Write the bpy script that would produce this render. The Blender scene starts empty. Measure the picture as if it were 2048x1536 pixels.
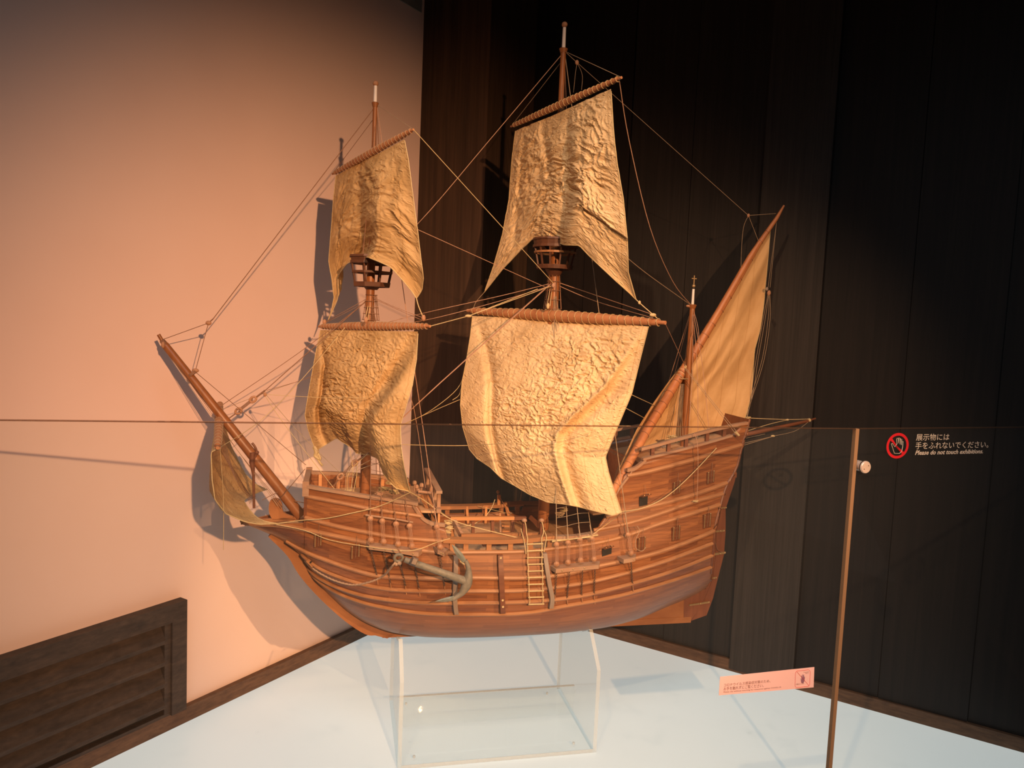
import bpy, math, random
import numpy as np
from math import radians, sin, cos, pi, sqrt, atan2
from mathutils import Vector, Matrix, noise
random.seed(7)
scene = bpy.context.scene
col = scene.collection
# ------------------------------------------------------------------ camera
F = 1496.0; PIT = radians(4.629); ROL = radians(-2.4397); EYE = 1.3
def ray(px, py):
    x, y, z = (px-1024)/F, (py-768)/F, 1.0
    x, y = x*cos(ROL)-y*sin(ROL), x*sin(ROL)+y*cos(ROL)
    return Vector((x, z*cos(PIT)-y*sin(PIT), -y*cos(PIT)-z*sin(PIT)))
CAM = Vector((0, 0, EYE))
cam = bpy.data.objects.new('camera', bpy.data.cameras.new('camera'))
col.objects.link(cam)
scene.camera = cam
cam.data.sensor_width = 36.0
cam.data.lens = F/2048*36.0
cam.data.clip_start = 0.05
def axis(v):
    x, y = v[0], -v[1]
    x, y = x*cos(ROL)-y*sin(ROL), x*sin(ROL)+y*cos(ROL)
    z = -v[2]
    return Vector((x, z*cos(PIT)-y*sin(PIT), -y*cos(PIT)-z*sin(PIT)))
cx, cy, cz = axis((1, 0, 0)), axis((0, 1, 0)), axis((0, 0, 1))
cam.matrix_world = Matrix(((cx[0], cy[0], cz[0], 0), (cx[1], cy[1], cz[1], 0), (cx[2], cy[2], cz[2], EYE), (0, 0, 0, 1)))
# ------------------------------------------------------------------ light
scene.view_settings.view_transform = 'Standard'
scene.view_settings.look = 'None'
scene.view_settings.exposure = 0.0
scene.view_settings.gamma = 1.0
scene.view_settings.use_curve_mapping = False
try: scene.cycles.transparent_max_bounces = 40; scene.cycles.sample_clamp_indirect = 400
except Exception: pass
world = bpy.data.worlds.new('world'); scene.world = world
world.use_nodes = True
world.node_tree.nodes['Background'].inputs[0].default_value = (0.90, 0.80, 0.74, 1)
world.node_tree.nodes['Background'].inputs[1].default_value = 0.055
def spot(name, loc, target, power, color, size, blend, radius):
    l = bpy.data.lights.new(name, 'SPOT'); l.energy = power; l.color = color
    l.spot_size = radians(size); l.spot_blend = blend; l.shadow_soft_size = radius
    o = bpy.data.objects.new(name, l); col.objects.link(o); o.location = loc
    o.rotation_euler = (Vector(target)-Vector(loc)).to_track_quat('-Z', 'Y').to_euler()
    return o
KEY = Vector((1.13, -1.66, 2.20))
spot('key_spotlight', KEY, (-0.22, 2.4, 0.72), 1060, (1.0, 0.53, 0.26), 46.5, 1.0, 0.026)
spot('right_spotlight', (4.2, -1.6, 2.55), (0.02, 2.15, 0.68), 1150, (1.0, 0.56, 0.28), 11.5, .9, 0.03)
spot('second_spotlight', (-0.55, -0.3, 3.1), (0.30, 2.4, 0.85), 190, (1.0, 0.62, 0.34), 40, 0.6, 0.03)
def area(name, loc, target, power, color, sx, sy, spread):
    l = bpy.data.lights.new(name, 'AREA'); l.shape = 'RECTANGLE'; l.size = sx; l.size_y = sy; l.energy = power; l.color = color; l.spread = radians(spread)
    o = bpy.data.objects.new(name, l); col.objects.link(o); o.location = loc
    o.rotation_euler = (Vector(target)-Vector(loc)).to_track_quat('-Z', 'Y').to_euler()
area('plinth_cool_fill', (0.15, 0.35, 3.3), (0.3, 2.1, 0.0), 11, (0.74, 0.88, 1.0), 2.2, 1.3, 70)  # added soft area light above the plinth, standing for cool ceiling lights

# ------------------------------------------------------------------ frames
SY = radians(12.6855)
U = Vector((cos(SY), sin(SY), 0)); N = Vector((sin(SY), -cos(SY), 0)); ZV = Vector((0, 0, 1))
S0 = Vector((-0.0331256, 2.3291806, 0))
def S(s, t, z): return S0+U*s+N*t+ZV*z
def uns(P):
    d = P-S0
    return d.dot(U), d.dot(N), P.z
def L(px, py, t=0.0):                       # pixel -> point on the ship's plane at lateral offset t
    r = ray(px, py); k = ((S0+N*t-CAM).dot(N))/r.dot(N)
    return CAM+r*k
def K(px, py, k): return CAM+ray(px, py)*k
def Z(px, py, z):
    r = ray(px, py); return CAM+r*((z-EYE)/r.z)
WA = radians(58.35)
WD = Vector((cos(WA), sin(WA), 0)); DD = Vector((sin(WA), -cos(WA), 0)); Q = Vector((-0.4392, 3.1899, 0))
def RW(u, off, z): return Q-WD*u+DD*off+ZV*z          # on the white wall: u from the corner towards the camera
def RD(d, off, z): return Q+WD*(0.377-off)+DD*d+ZV*z    # on the dark wall: d from the corner to the right

# ------------------------------------------------------------------ mesh builder
MAT = {}
class MB:
    def __init__(s): s.v = []; s.f = []; s.uv = None
    def add(s, vs, fs):
        b = len(s.v); s.v += [Vector(v) for v in vs]; s.f += [tuple(i+b for i in f) for f in fs]; return s
    def clean(s):
        key = {}; mp = []; nv = []; nu = []
        for i, v in enumerate(s.v):
            k = (round(v.x, 4), round(v.y, 4), round(v.z, 4))
            if k not in key: key[k] = len(nv); nv.append(v); nu.append(s.uv[i] if s.uv else None)
            mp.append(key[k])
        fs = []
        for f in s.f:
            g = []
            for i in f:
                if mp[i] not in g: g.append(mp[i])
            if len(g) > 2: fs.append(tuple(g))
        s.v, s.f = nv, fs
        if s.uv: s.uv = nu
        return s
    def tube(s, pts, r, n=8, cap=True, flat=None):
        pts = [Vector(p) for p in pts]; m = len(pts)
        if not hasattr(r, '__len__'): r = [r]*m
        vs = []; fs = []; up = None
        for i in range(m):
            a = pts[max(0, i-1)]; b = pts[min(m-1, i+1)]; d = (b-a)
            if d.length < 1e-9: d = Vector((0, 0, 1))
            d.normalize()
            if up is None:
                ref = Vector((0, 0, 1)) if abs(d.z) < 0.9 else Vector((1, 0, 0))
                x = d.cross(ref).normalized()
            else:
                x = (up-d*up.dot(d)).normalized()
            up = x; y = d.cross(x)
            for k in range(n):
                t = 2*pi*k/n
                vs.append(pts[i]+(x*cos(t)+y*sin(t))*r[i])
        for i in range(m-1):
            for k in range(n):
                a = i*n+k; b = i*n+(k+1) % n
                fs.append((a, b, b+n, a+n))
        if cap:
            fs.append(tuple(range(n))[::-1]); fs.append(tuple(range((m-1)*n, m*n)))
        return s.add(vs, fs)
    def box(s, o, a, b, c):                 # corner o, edge vectors a b c
        vs = [o, o+a, o+a+b, o+b, o+c, o+a+c, o+a+b+c, o+b+c]
        fs = [(0, 3, 2, 1), (4, 5, 6, 7), (0, 1, 5, 4), (1, 2, 6, 5), (2, 3, 7, 6), (3, 0, 4, 7)]
        if a.cross(b).dot(c) < 0: fs = [f[::-1] for f in fs]
        return s.add(vs, fs)
    def beam(s, p, q, w, h, up=ZV):         # rectangular bar from p to q
        d = (q-p).normalized(); x = d.cross(up).normalized(); y = x.cross(d).normalized()
        return s.box(p-x*w/2-y*h/2, x*w, y*h, q-p)
    def path(s, pts, w, h, side):           # rectangular sweep, side = horizontal width vector, height z
        m = len(pts); vs = []; fs = []
        for i, p in enumerate(pts):
            sv = side(i)
            for a, b in ((-1, -1), (1, -1), (1, 1), (-1, 1)): vs.append(p+sv*(a*w/2)+ZV*(b*h/2))
        for i in range(m-1):
            for k in range(4):
                a = i*4+k; b = i*4+(k+1) % 4; fs.append((a, b, b+4, a+4))
        fs.append((3, 2, 1, 0)); fs.append(tuple(range((m-1)*4, m*4)))
        return s.add(vs, fs)
    def ball(s, c, r, n=10, m=8, sc=(1, 1, 1), ax=None):
        vs = []; fs = []
        X, Y, ZZ = ax if ax else (U, N, ZV)
        for i in range(m+1):
            ph = pi*i/m
            for k in range(n):
                t = 2*pi*k/n
                vs.append(Vector(c)+X*(r*sc[0]*sin(ph)*cos(t))+Y*(r*sc[1]*sin(ph)*sin(t))+ZZ*(r*sc[2]*cos(ph)))
        for i in range(m):
            for k in range(n):
                a = i*n+k; b = i*n+(k+1) % n; fs.append((a, a+n, b+n, b))
        return s.add(vs, fs)
    def prism(s, pts, off):                 # polygon extruded by vector
        n = len(pts); pts = [Vector(p) for p in pts]; vs = pts+[p+off for p in pts]
        fs = [tuple(range(n))[::-1], tuple(range(n, 2*n))]+[(i, (i+1) % n, n+(i+1) % n, n+i) for i in range(n)]
        return s.add(vs, fs)
    def ring(s, c, r0, r1, z0, z1, th, n, ph=0, X=U, Y=N):
        vs = []; fs = []
        for k in range(n):
            t = 2*pi*k/n+ph; d = X*cos(t)+Y*sin(t)
            vs += [c+d*r0+ZV*z0, c+d*r1+ZV*z1, c+d*(r1-th)+ZV*z1, c+d*(r0-th)+ZV*z0]
        for k in range(n):
            a = k*4; b = ((k+1) % n)*4
            for j in range(4): fs.append((a+j, b+j, b+(j+1) % 4, a+(j+1) % 4))
        return s.add(vs, fs)
    def chain(s, p, q, ll=0.0075, w=0.0024, r=0.0007):
        d = q-p; n = max(2, int(d.length/(ll*0.72))); dn = d.normalized()
        a = dn.cross(Vector((0.3, 0.8, 0.1))).normalized(); b = dn.cross(a)
        for i in range(n):
            c = p+d*((i+.5)/n); x, y = (a, b) if i % 2 else (b, a)
            pts = [c+dn*(cos(t)*ll/2)+x*(sin(t)*w) for t in [2*pi*k/8 for k in range(9)]]
            s.tube(pts, r, 4, cap=False)
        return s
    def build(s, name, mat, parent=None, smooth=True, mods=None):
        m = bpy.data.meshes.new(name)
        M = WM.get(parent.name) if parent else None
        if M is None:
            if parent is None and s.v:
                lo = Vector((sum(v.x for v in s.v), sum(v.y for v in s.v), 0))/len(s.v)
                lo.z = min(v.z for v in s.v); M = Matrix.Translation(lo)
            else: M = Matrix.Identity(4)
        I = M.inverted()
        m.from_pydata([tuple(I @ v) for v in s.v], [], s.f)
        if s.uv:
            l = m.uv_layers.new(name='uv')
            for lp in m.loops: l.data[lp.index].uv = s.uv[lp.vertex_index]
        if isinstance(mat, str): mat = MAT[mat]
        m.materials.append(mat)
        if smooth:
            for p in m.polygons: p.use_smooth = True
            try: m.set_sharp_from_angle(angle=radians(40))
            except Exception: pass
        m.update()
        o = bpy.data.objects.new(name, m); col.objects.link(o)
        if parent: o.parent = parent
        else: o.matrix_world = M
        WM[o.name] = M
        return o
WM = {}
def tag(o, label=None, cat=None, group=None, kind=None):
    for k, v in (('label', label), ('category', cat), ('group', group), ('kind', kind)):
        if v: o[k] = v
    return o
def empty(name, M, label, cat, group=None):
    o = bpy.data.objects.new(name, None); col.objects.link(o); o.matrix_world = M; o.empty_display_size = 0.05
    WM[o.name] = M
    return tag(o, label, cat, group)
def catmull(pts, n=8):
    pts = [Vector(p) for p in pts]; out = []
    for i in range(len(pts)-1):
        a, b, c, d = pts[max(0, i-1)], pts[i], pts[i+1], pts[min(len(pts)-1, i+2)]
        for k in range(n):
            t = k/n
            out.append(0.5*((2*b)+(c-a)*t+(2*a-5*b+4*c-d)*t*t+(3*b-a-3*c+d)*t**3))
    out.append(pts[-1]); return out

# ------------------------------------------------------------------ materials
def newmat(name):
    m = bpy.data.materials.new(name); m.use_nodes = True
    return m, m.node_tree, m.node_tree.nodes, m.node_tree.links, m.node_tree.nodes['Principled BSDF']
def coords(nt, kind='Object', sc=(1, 1, 1)):
    t = nt.nodes.new('ShaderNodeTexCoord'); mp = nt.nodes.new('ShaderNodeMapping')
    mp.inputs['Scale'].default_value = sc
    nt.links.new(t.outputs[kind], mp.inputs['Vector']); return mp.outputs[0]
def noise_n(nt, vec, scale, detail=4, rough=.55, dist=0):
    n = nt.nodes.new('ShaderNodeTexNoise'); n.inputs['Scale'].default_value = scale
    n.inputs['Detail'].default_value = detail; n.inputs['Roughness'].default_value = rough
    n.inputs['Distortion'].default_value = dist
    nt.links.new(vec, n.inputs['Vector']); return n.outputs['Fac']
def ramp(nt, fac, stops):
    r = nt.nodes.new('ShaderNodeValToRGB'); e = r.color_ramp.elements
    while len(e) < len(stops): e.new(0.5)
    for i, (p, c) in enumerate(stops): e[i].position = p; e[i].color = (*c, 1)
    nt.links.new(fac, r.inputs[0]); return r.outputs[0]
def mixc(nt, a, b, fac, mode='MIX'):
    m = nt.nodes.new('ShaderNodeMix'); m.data_type = 'RGBA'; m.blend_type = mode
    for i, v in ((0, fac), (6, a), (7, b)):
        if hasattr(v, 'links') or hasattr(v, 'is_output'): nt.links.new(v, m.inputs[i])
        elif i == 0: m.inputs[0].default_value = v
        else: m.inputs[i].default_value = (*v, 1)
    return m.outputs[2]
def bump(nt, h, bs, strength=.3, dist=.002):
    b = nt.nodes.new('ShaderNodeBump'); b.inputs['Strength'].default_value = strength; b.inputs['Distance'].default_value = dist
    nt.links.new(h, b.inputs['Height']); nt.links.new(b.outputs[0], bs.inputs['Normal'])
def wood(name, dark, light, sc=(4, 60, 60), rough=.5, dust=None, spec=.4):
    m, nt, nd, lk, bs = newmat(name)
    v = coords(nt, 'Object', sc)
    f = noise_n(nt, v, 1.0, 6, .65, .3)
    c = ramp(nt, f, [(0.25, dark), (0.75, light)])
    if dust:
        g = noise_n(nt, coords(nt, 'Object', (9, 9, 9)), 2.0, 3)
        r = ramp(nt, g, [(.35, (0, 0, 0)), (.75, (.8, .8, .8))])
        c = mixc(nt, c, dust, r)
    lk.new(c, bs.inputs['Base Color']); bs.inputs['Roughness'].default_value = rough
    bs.inputs['Specular IOR Level'].default_value = spec
    bump(nt, f, bs, .15, .0006)
    MAT[name] = m; return m
wood('wale_wood', (.23, .095, .037), (.38, .175, .072), rough=.45)
wood('dark_wood', (.10, .033, .015), (.19, .068, .03), rough=.5)
wood('nest_wood', (.055, .020, .010), (.12, .045, .020), rough=.55)
wood('mast_wood', (.17, .058, .018), (.31, .115, .037), (60, 60, 4), rough=.4)
wood('spar_wood', (.33, .13, .055), (.47, .21, .09), (30, 30, 12), rough=.5)
wood('lateen_wood', (.32, .11, .04), (.47, .19, .07), (20, 60, 20), rough=.45)
wood('rail_wood', (.24, .12, .065), (.37, .20, .115), rough=.65, dust=(.31, .21, .14))
wood('grey_wood', (.16, .105, .075), (.27, .19, .14), (60, 60, 6), rough=.7, dust=(.25, .2, .16))
wood('plain_wood', (.40, .16, .055), (.58, .28, .11), rough=.5)
wood('deck_wood', (.40, .22, .11), (.60, .36, .19), (3, 90, 20), rough=.6)
wood('rudder_wood', (.13, .04, .018), (.22, .075, .032), (60, 60, 5), rough=.5)
wood('stem_wood', (.24, .085, .027), (.35, .14, .047), (10, 60, 25), rough=.45)

def hull_mat():
    m, nt, nd, lk, bs = newmat('hull_planks')
    uv = nd.new('ShaderNodeUVMap'); uv.uv_map = 'uv'
    b = nd.new('ShaderNodeTexBrick'); lk.new(uv.outputs[0], b.inputs['Vector'])
    b.offset = .37; b.squash = 1
    b.inputs['Scale'].default_value = 1; b.inputs['Brick Width'].default_value = .17; b.inputs['Row Height'].default_value = .0105
    b.inputs['Mortar Size'].default_value = .00028; b.inputs['Mortar Smooth'].default_value = .5; b.inputs['Bias'].default_value = .0
    b.inputs['Color1'].default_value = (.165, .056, .021, 1); b.inputs['Color2'].default_value = (.30, .118, .042, 1)
    b.inputs['Mortar'].default_value = (.145, .05, .02, 1)
    v = coords(nt, 'Object', (6, 40, 170)); f = noise_n(nt, v, 1, 6, .7, .5)
    g = ramp(nt, f, [(.25, (.50, .46, .42)), (.75, (1.25, 1.2, 1.15))])
    c = mixc(nt, b.outputs[0], g, 1.0, 'MULTIPLY')
    # the bottom planking is mixed towards a redder tone than the topsides
    sx = nd.new('ShaderNodeSeparateXYZ'); lk.new(uv.outputs[0], sx.inputs[0])
    r = ramp(nt, sx.outputs[1], [(0.0, (1, 1, 1)), (0.01, (0, 0, 0))])
    mr = nd.new('ShaderNodeMapRange'); mr.inputs['From Min'].default_value = -.128; mr.inputs['From Max'].default_value = -.118
    lk.new(sx.outputs[1], mr.inputs['Value'])
    red = ramp(nt, f, [(.2, (.20, .068, .024)), (.8, (.29, .108, .040))])
    sub = mixc(nt, red, c, .5)
    fin = mixc(nt, sub, c, mr.outputs[0])
    lk.new(fin, bs.inputs['Base Color']); bs.inputs['Roughness'].default_value = .36
    bs.inputs['Specular IOR Level'].default_value = .35
    bump(nt, b.outputs['Fac'], bs, -.35, .0008)
    MAT['hull_planks'] = m
hull_mat()

def canvas(name, base, stain, sc, amp, trans=.25):
    m, nt, nd, lk, bs = newmat(name)
    uv = nd.new('ShaderNodeUVMap'); uv.uv_map = 'uv'
    mp = nd.new('ShaderNodeMapping'); mp.inputs['Scale'].default_value = (sc[0], sc[1], 1); lk.new(uv.outputs[0], mp.inputs[0])
    n1 = nd.new('ShaderNodeTexNoise'); n1.noise_type = 'RIDGED_MULTIFRACTAL'; n1.inputs['Scale'].default_value = 1
    n1.inputs['Detail'].default_value = 3; n1.inputs['Distortion'].default_value = .8
    lk.new(mp.outputs[0], n1.inputs['Vector'])
    g = noise_n(nt, uv.outputs[0], 9, 5, .6)
    c = ramp(nt, g, [(.3, stain), (.62, base)])
    st = nd.new('ShaderNodeTexWave'); st.wave_type = 'BANDS'; st.bands_direction = 'X'; st.inputs['Scale'].default_value = 5.2
    st.inputs['Distortion'].default_value = .25; lk.new(uv.outputs[0], st.inputs['Vector'])
    seam = ramp(nt, st.outputs['Fac'], [(.0, (.84, .78, .70)), (.012, (1, 1, 1))])
    c = mixc(nt, c, seam, 1.0, 'MULTIPLY')
    lk.new(c, bs.inputs['Base Color']); bs.inputs['Roughness'].default_value = .75; bs.inputs['Specular IOR Level'].default_value = .25
    try: bs.inputs['Sheen Weight'].default_value = .0
    except Exception: pass
    bump(nt, n1.outputs[0], bs, amp, .004)
    tr = nd.new('ShaderNodeBsdfTranslucent'); lk.new(c, tr.inputs[0])
    mx = nd.new('ShaderNodeMixShader'); mx.inputs[0].default_value = trans
    lk.new(bs.outputs[0], mx.inputs[1]); lk.new(tr.outputs[0], mx.inputs[2])
    lk.new(mx.outputs[0], nd['Material Output'].inputs[0])
    MAT[name] = m
canvas('sail_cloth', (.78, .56, .31), (.62, .42, .21), (62, 100), 1.0, .14)
canvas('old_sail_cloth', (.60, .39, .18), (.43, .255, .095), (50, 74), .9, .2)
canvas('lateen_cloth', (.66, .41, .185), (.52, .30, .12), (30, 6), .3, .22)

def plain(name, c, rough=.6, metal=0, spec=.4, sc=None, c2=None, bmp=0):
    m, nt, nd, lk, bs = newmat(name)
    bs.inputs['Base Color'].default_value = (*c, 1); bs.inputs['Roughness'].default_value = rough
    bs.inputs['Metallic'].default_value = metal; bs.inputs['Specular IOR Level'].default_value = spec
    if sc:
        f = noise_n(nt, coords(nt, 'Object', (1, 1, 1)), sc, 5, .6)
        lk.new(ramp(nt, f, [(.3, c), (.7, c2)]), bs.inputs['Base Color'])
        if bmp: bump(nt, f, bs, bmp, .001)
    MAT[name] = m; return m
plain('rope_light', (.55, .42, .22), .8, sc=300, c2=(.42, .30, .14))
plain('rope_brown', (.17, .085, .045), .8, sc=300, c2=(.24, .12, .07))
plain('rope_pink', (.42, .24, .16), .8, sc=300, c2=(.32, .17, .10))
plain('rope_thin', (.36, .26, .16), .8, sc=300, c2=(.28, .19, .12))
plain('cable_brown', (.27, .17, .11), .8, sc=250, c2=(.38, .25, .16))
plain('deadeye_wood', (.30, .14, .07), .6, sc=120, c2=(.42, .22, .12))
plain('anchor_metal', (.115, .108, .085), .6, sc=60, c2=(.215, .18, .135), bmp=.4)
plain('fluke_metal', (.11, .13, .11), .5, sc=60, c2=(.19, .19, .16))
plain('chain_metal', (.05, .035, .028), .5, metal=.4, sc=200, c2=(.10, .07, .05))
plain('brass', (.45, .30, .14), .4, metal=.5, sc=200, c2=(.3, .2, .1))
plain('white_paint', (.72, .66, .60), .5, sc=40, c2=(.66, .60, .54))
plain('black_void', (.012, .01, .009), .9, sc=30, c2=(.02, .016, .014))
plain('peg_metal', (.5, .5, .5), .3, metal=1, sc=100, c2=(.4, .4, .4))
plain('chrome', (.75, .74, .72), .12, metal=1, sc=100, c2=(.7, .69, .68))
plain('satin_metal', (.80, .66, .58), .42, metal=.55, sc=100, c2=(.74, .60, .52))
plain('sign_pink', (.70, .46, .46), .6, sc=30, c2=(.68, .45, .45))
plain('ink_dark', (.10, .045, .04), .6, sc=30, c2=(.11, .05, .045))
plain('ink_red', (.52, .02, .035), .6, sc=30, c2=(.50, .02, .03))
plain('ink_purple', (.20, .10, .16), .6, sc=30, c2=(.22, .11, .17))
plain('sign_white', (.62, .56, .48), .6, sc=30, c2=(.58, .53, .46))
plain('sign_red', (.55, .012, .02), .6, sc=30, c2=(.52, .012, .02))

plain('dark_carpet', (.010, .009, .008), 1.0, spec=0.0, sc=80, c2=(.014, .012, .011))
def plaster():
    m, nt, nd, lk, bs = newmat('plaster')
    f = noise_n(nt, coords(nt, 'Object', (1, 1, 1)), 1.6, 5, .5)
    c = ramp(nt, f, [(.3, (.70, .50, .43)), (.7, (.74, .545, .475))])
    lk.new(c, bs.inputs['Base Color']); bs.inputs['Roughness'].default_value = .85; bs.inputs['Specular IOR Level'].default_value = .15
    g = noise_n(nt, coords(nt, 'Object', (1, 1, 1)), 4, 3, .5); bump(nt, g, bs, .12, .01)
    MAT['plaster'] = m
plaster()
def board(name, a, b, sc=(30, 30, 1.2), rough=.6, spec=.3):
    m, nt, nd, lk, bs = newmat(name)
    f = noise_n(nt, coords(nt, 'Object', sc), 1, 7, .7, .6)
    g = noise_n(nt, coords(nt, 'Object', (sc[0]*5, sc[1]*5, sc[2]*2)), 1, 3, .6)
    c = ramp(nt, f, [(.3, a), (.7, b)])
    c = mixc(nt, c, ramp(nt, g, [(.3, (.75, .75, .75)), (.7, (1.2, 1.2, 1.2))]), 1, 'MULTIPLY')
    lk.new(c, bs.inputs['Base Color']); bs.inputs['Roughness'].default_value = rough; bs.inputs['Specular IOR Level'].default_value = spec
    bump(nt, f, bs, .2, .002)
    MAT[name] = m
board('post_wood', (.030, .017, .010), (.062, .034, .019))
board('black_boards', (.0065, .0042, .0032), (.014, .0088, .0064))
board('black_boards_light', (.011, .0085, .007), (.021, .016, .013))
board('pilaster_board', (.020, .0155, .0125), (.034, .026, .021))
board('skirting', (.075, .036, .018), (.14, .072, .038), (6, 6, 60))
board('vent_wood', (.026, .016, .011), (.066, .041, .028), (8, 8, 40))
plain('ceiling_grey', (.26, .24, .21), .8, sc=5, c2=(.15, .14, .12))
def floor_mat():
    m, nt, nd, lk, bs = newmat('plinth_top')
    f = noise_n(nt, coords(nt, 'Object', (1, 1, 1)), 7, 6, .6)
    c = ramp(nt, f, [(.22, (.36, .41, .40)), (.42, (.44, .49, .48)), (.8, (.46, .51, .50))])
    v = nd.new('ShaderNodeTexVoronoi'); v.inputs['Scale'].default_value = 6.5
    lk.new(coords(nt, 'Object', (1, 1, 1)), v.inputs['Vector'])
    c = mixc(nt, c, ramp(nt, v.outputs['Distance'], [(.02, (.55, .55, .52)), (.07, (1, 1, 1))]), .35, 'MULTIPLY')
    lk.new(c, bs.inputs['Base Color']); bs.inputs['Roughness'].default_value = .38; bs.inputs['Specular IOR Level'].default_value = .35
    # even glow added to the plinth top to brighten the floor under the hull
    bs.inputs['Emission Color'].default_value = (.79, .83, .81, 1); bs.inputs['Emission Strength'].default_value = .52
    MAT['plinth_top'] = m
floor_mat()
def glass(name, tint, gl=.9, haze=0.0, hazec=(.6, .7, .7)):
    m, nt, nd, lk, bs = newmat(name); nd.remove(bs)
    t = nd.new('ShaderNodeBsdfTransparent'); t.inputs[0].default_value = (*tint, 1)
    g = nd.new('ShaderNodeBsdfGlossy'); g.inputs['Roughness'].default_value = .004
    fr = nd.new('ShaderNodeFresnel'); fr.inputs['IOR'].default_value = 1.48
    mx = nd.new('ShaderNodeMixShader')
    ml = nd.new('ShaderNodeMath'); ml.operation = 'MULTIPLY'; ml.inputs[1].default_value = gl
    ge = nd.new('ShaderNodeNewGeometry'); bf = nd.new('ShaderNodeMath'); bf.operation = 'SUBTRACT'; bf.inputs[0].default_value = 1.0; lk.new(ge.outputs['Backfacing'], bf.inputs[1])
    m3 = nd.new('ShaderNodeMath'); m3.operation = 'MULTIPLY'; lk.new(bf.outputs[0], m3.inputs[1])
    lk.new(fr.outputs[0], ml.inputs[0]); lk.new(ml.outputs[0], m3.inputs[0]); lk.new(m3.outputs[0], mx.inputs[0]); lk.new(t.outputs[0], mx.inputs[1]); lk.new(g.outputs[0], mx.inputs[2])
    out = mx.outputs[0]
    if haze:
        d = nd.new('ShaderNodeBsdfDiffuse'); d.inputs[0].default_value = (*hazec, 1)
        m2 = nd.new('ShaderNodeMixShader'); m2.inputs[0].default_value = haze
        lk.new(out, m2.inputs[1]); lk.new(d.outputs[0], m2.inputs[2]); out = m2.outputs[0]
    lk.new(out, nd['Material Output'].inputs[0]); MAT[name] = m
glass('barrier_glass', (.97, .98, .975), .7, .004, (.8, .85, .9))
glass('acrylic', (.975, .985, .985), .9, .02, (.85, .88, .88))
glass('acrylic_edge', (.82, .84, .84), 1.0, .42, (.74, .80, .82))
glass('glass_joint', (.5, .4, .3), 1.0, .85, (.27, .165, .095))
glass('glass_edge', (.62, .52, .45), .8, .10, (.30, .20, .14))

# ------------------------------------------------------------------ the room
def struct(name, mb, mat, smooth=False): return tag(mb.build(name, mat, None, smooth), kind='structure')
I3 = lambda a, b: a+(b-a)
# white plaster wall, from the corner towards the camera's left
struct('wall_left', MB().box(RW(-.40, -0.1, -.6), -WD*3.4, DD*.1, ZV*4.2), 'plaster')
struct('wall_right', MB().box(RD(-.1, -.1, -.6), DD*9, WD*-.1, ZV*4.2), 'black_boards')
_a, _b, _c = Z(0, 840, 1.07), Z(1712, 857, 1.07), Z(1900, 855.5, 1.07)
def _g(p): return Vector((p.x, p.y+.03, -.03))
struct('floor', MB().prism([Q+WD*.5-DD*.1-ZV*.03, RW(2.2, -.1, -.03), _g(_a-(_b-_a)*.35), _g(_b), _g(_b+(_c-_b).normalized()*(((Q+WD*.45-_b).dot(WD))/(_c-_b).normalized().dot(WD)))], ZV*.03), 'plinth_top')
struct('floor', MB().box(Vector((-4, -4, -.62)), Vector((9, 0, 0)), Vector((0, 10, 0)), ZV*.02), 'dark_carpet')
struct('trim_1', MB().box(RD(0, .357, 0)-DD*.0, DD*.336, WD*.377, ZV*3.5), 'post_wood')      # corner post
struct('ceiling', MB().box(Vector((-4, -4, 3.55)), Vector((9, 0, 0)), Vector((0, 10, 0)), ZV*.05), 'ceiling_grey')
struct('trim_2', MB().box(RW(0.002, 0, 2.555), -WD*3, DD*.006, ZV*.9), 'ceiling_grey')
struct('baseboard_left', MB().box(RW(-.0, 0, .0), -WD*2.9, DD*.02, ZV*.05), 'skirting')
struct('baseboard_right', MB().box(RD(.336, 0, .0), DD*3.2, WD*-.02, ZV*.045), 'skirting')
# upright boards of the dark wall, each its own timber
bx = [.336, .62, .80, 1.06, 1.335, 1.57, 1.85, 2.12, 2.45, 2.8, 3.3]
th = [.004, .009, .004, .008, .028, .006, .010, .005, .009, .006]
for i in range(len(bx)-1):
    zb = .045 if i != 4 else .012
    struct('trim_%d' % (i+3), MB().box(RD(bx[i]+.0015, 0, zb), DD*(bx[i+1]-bx[i]-.003), -WD*th[i], ZV*(3.5-zb)),
           'pilaster_board' if i == 4 else 'black_boards_light' if i in (2, 3) else 'black_boards')

# louvred vent in the white wall
vm = Matrix.Translation(RW(1.5, 0, .05))
vent = empty('louver_vent', vm, 'dark brown louvered wooden vent low in the pale plaster wall', 'vent')
fr = MB()
u0, u1, zt = 1.080, 2.05, .405
fr.box(RW(u0, 0, zt-.057), -WD*(u1-u0), DD*.035, ZV*.057)
fr.box(RW(u0, 0, .052), -WD*.050, DD*.035, ZV*(zt-.109))
fr.build('frame', 'vent_wood', vent, False)
MB().box(RW(u0+.050, 0, .062), -WD*.020, DD*.026, ZV*(zt-.119)).build('stile', 'vent_wood', vent, False)
MB().box(RW(u0+.050, 0, .052), -WD*(u1-u0-.05), DD*.002, ZV*(zt-.109)).build('back_panel', 'black_void', vent, False)
for i in range(4):
    z = .300-i*.068
    MB().prism([RW(u0+.070, .004, z+.040), RW(u0+.070, .004, z+.034), RW(u0+.070, .031, z-.014), RW(u0+.070, .031, z-.002)], -WD*(u1-u0-.070)).build('slat', 'vent_wood', vent, False)
MB().box(RW(u0+.050, 0, .0505), -WD*(u1-u0-.05), DD*.024, ZV*.010).build('sill', 'vent_wood', vent, False)

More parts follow.
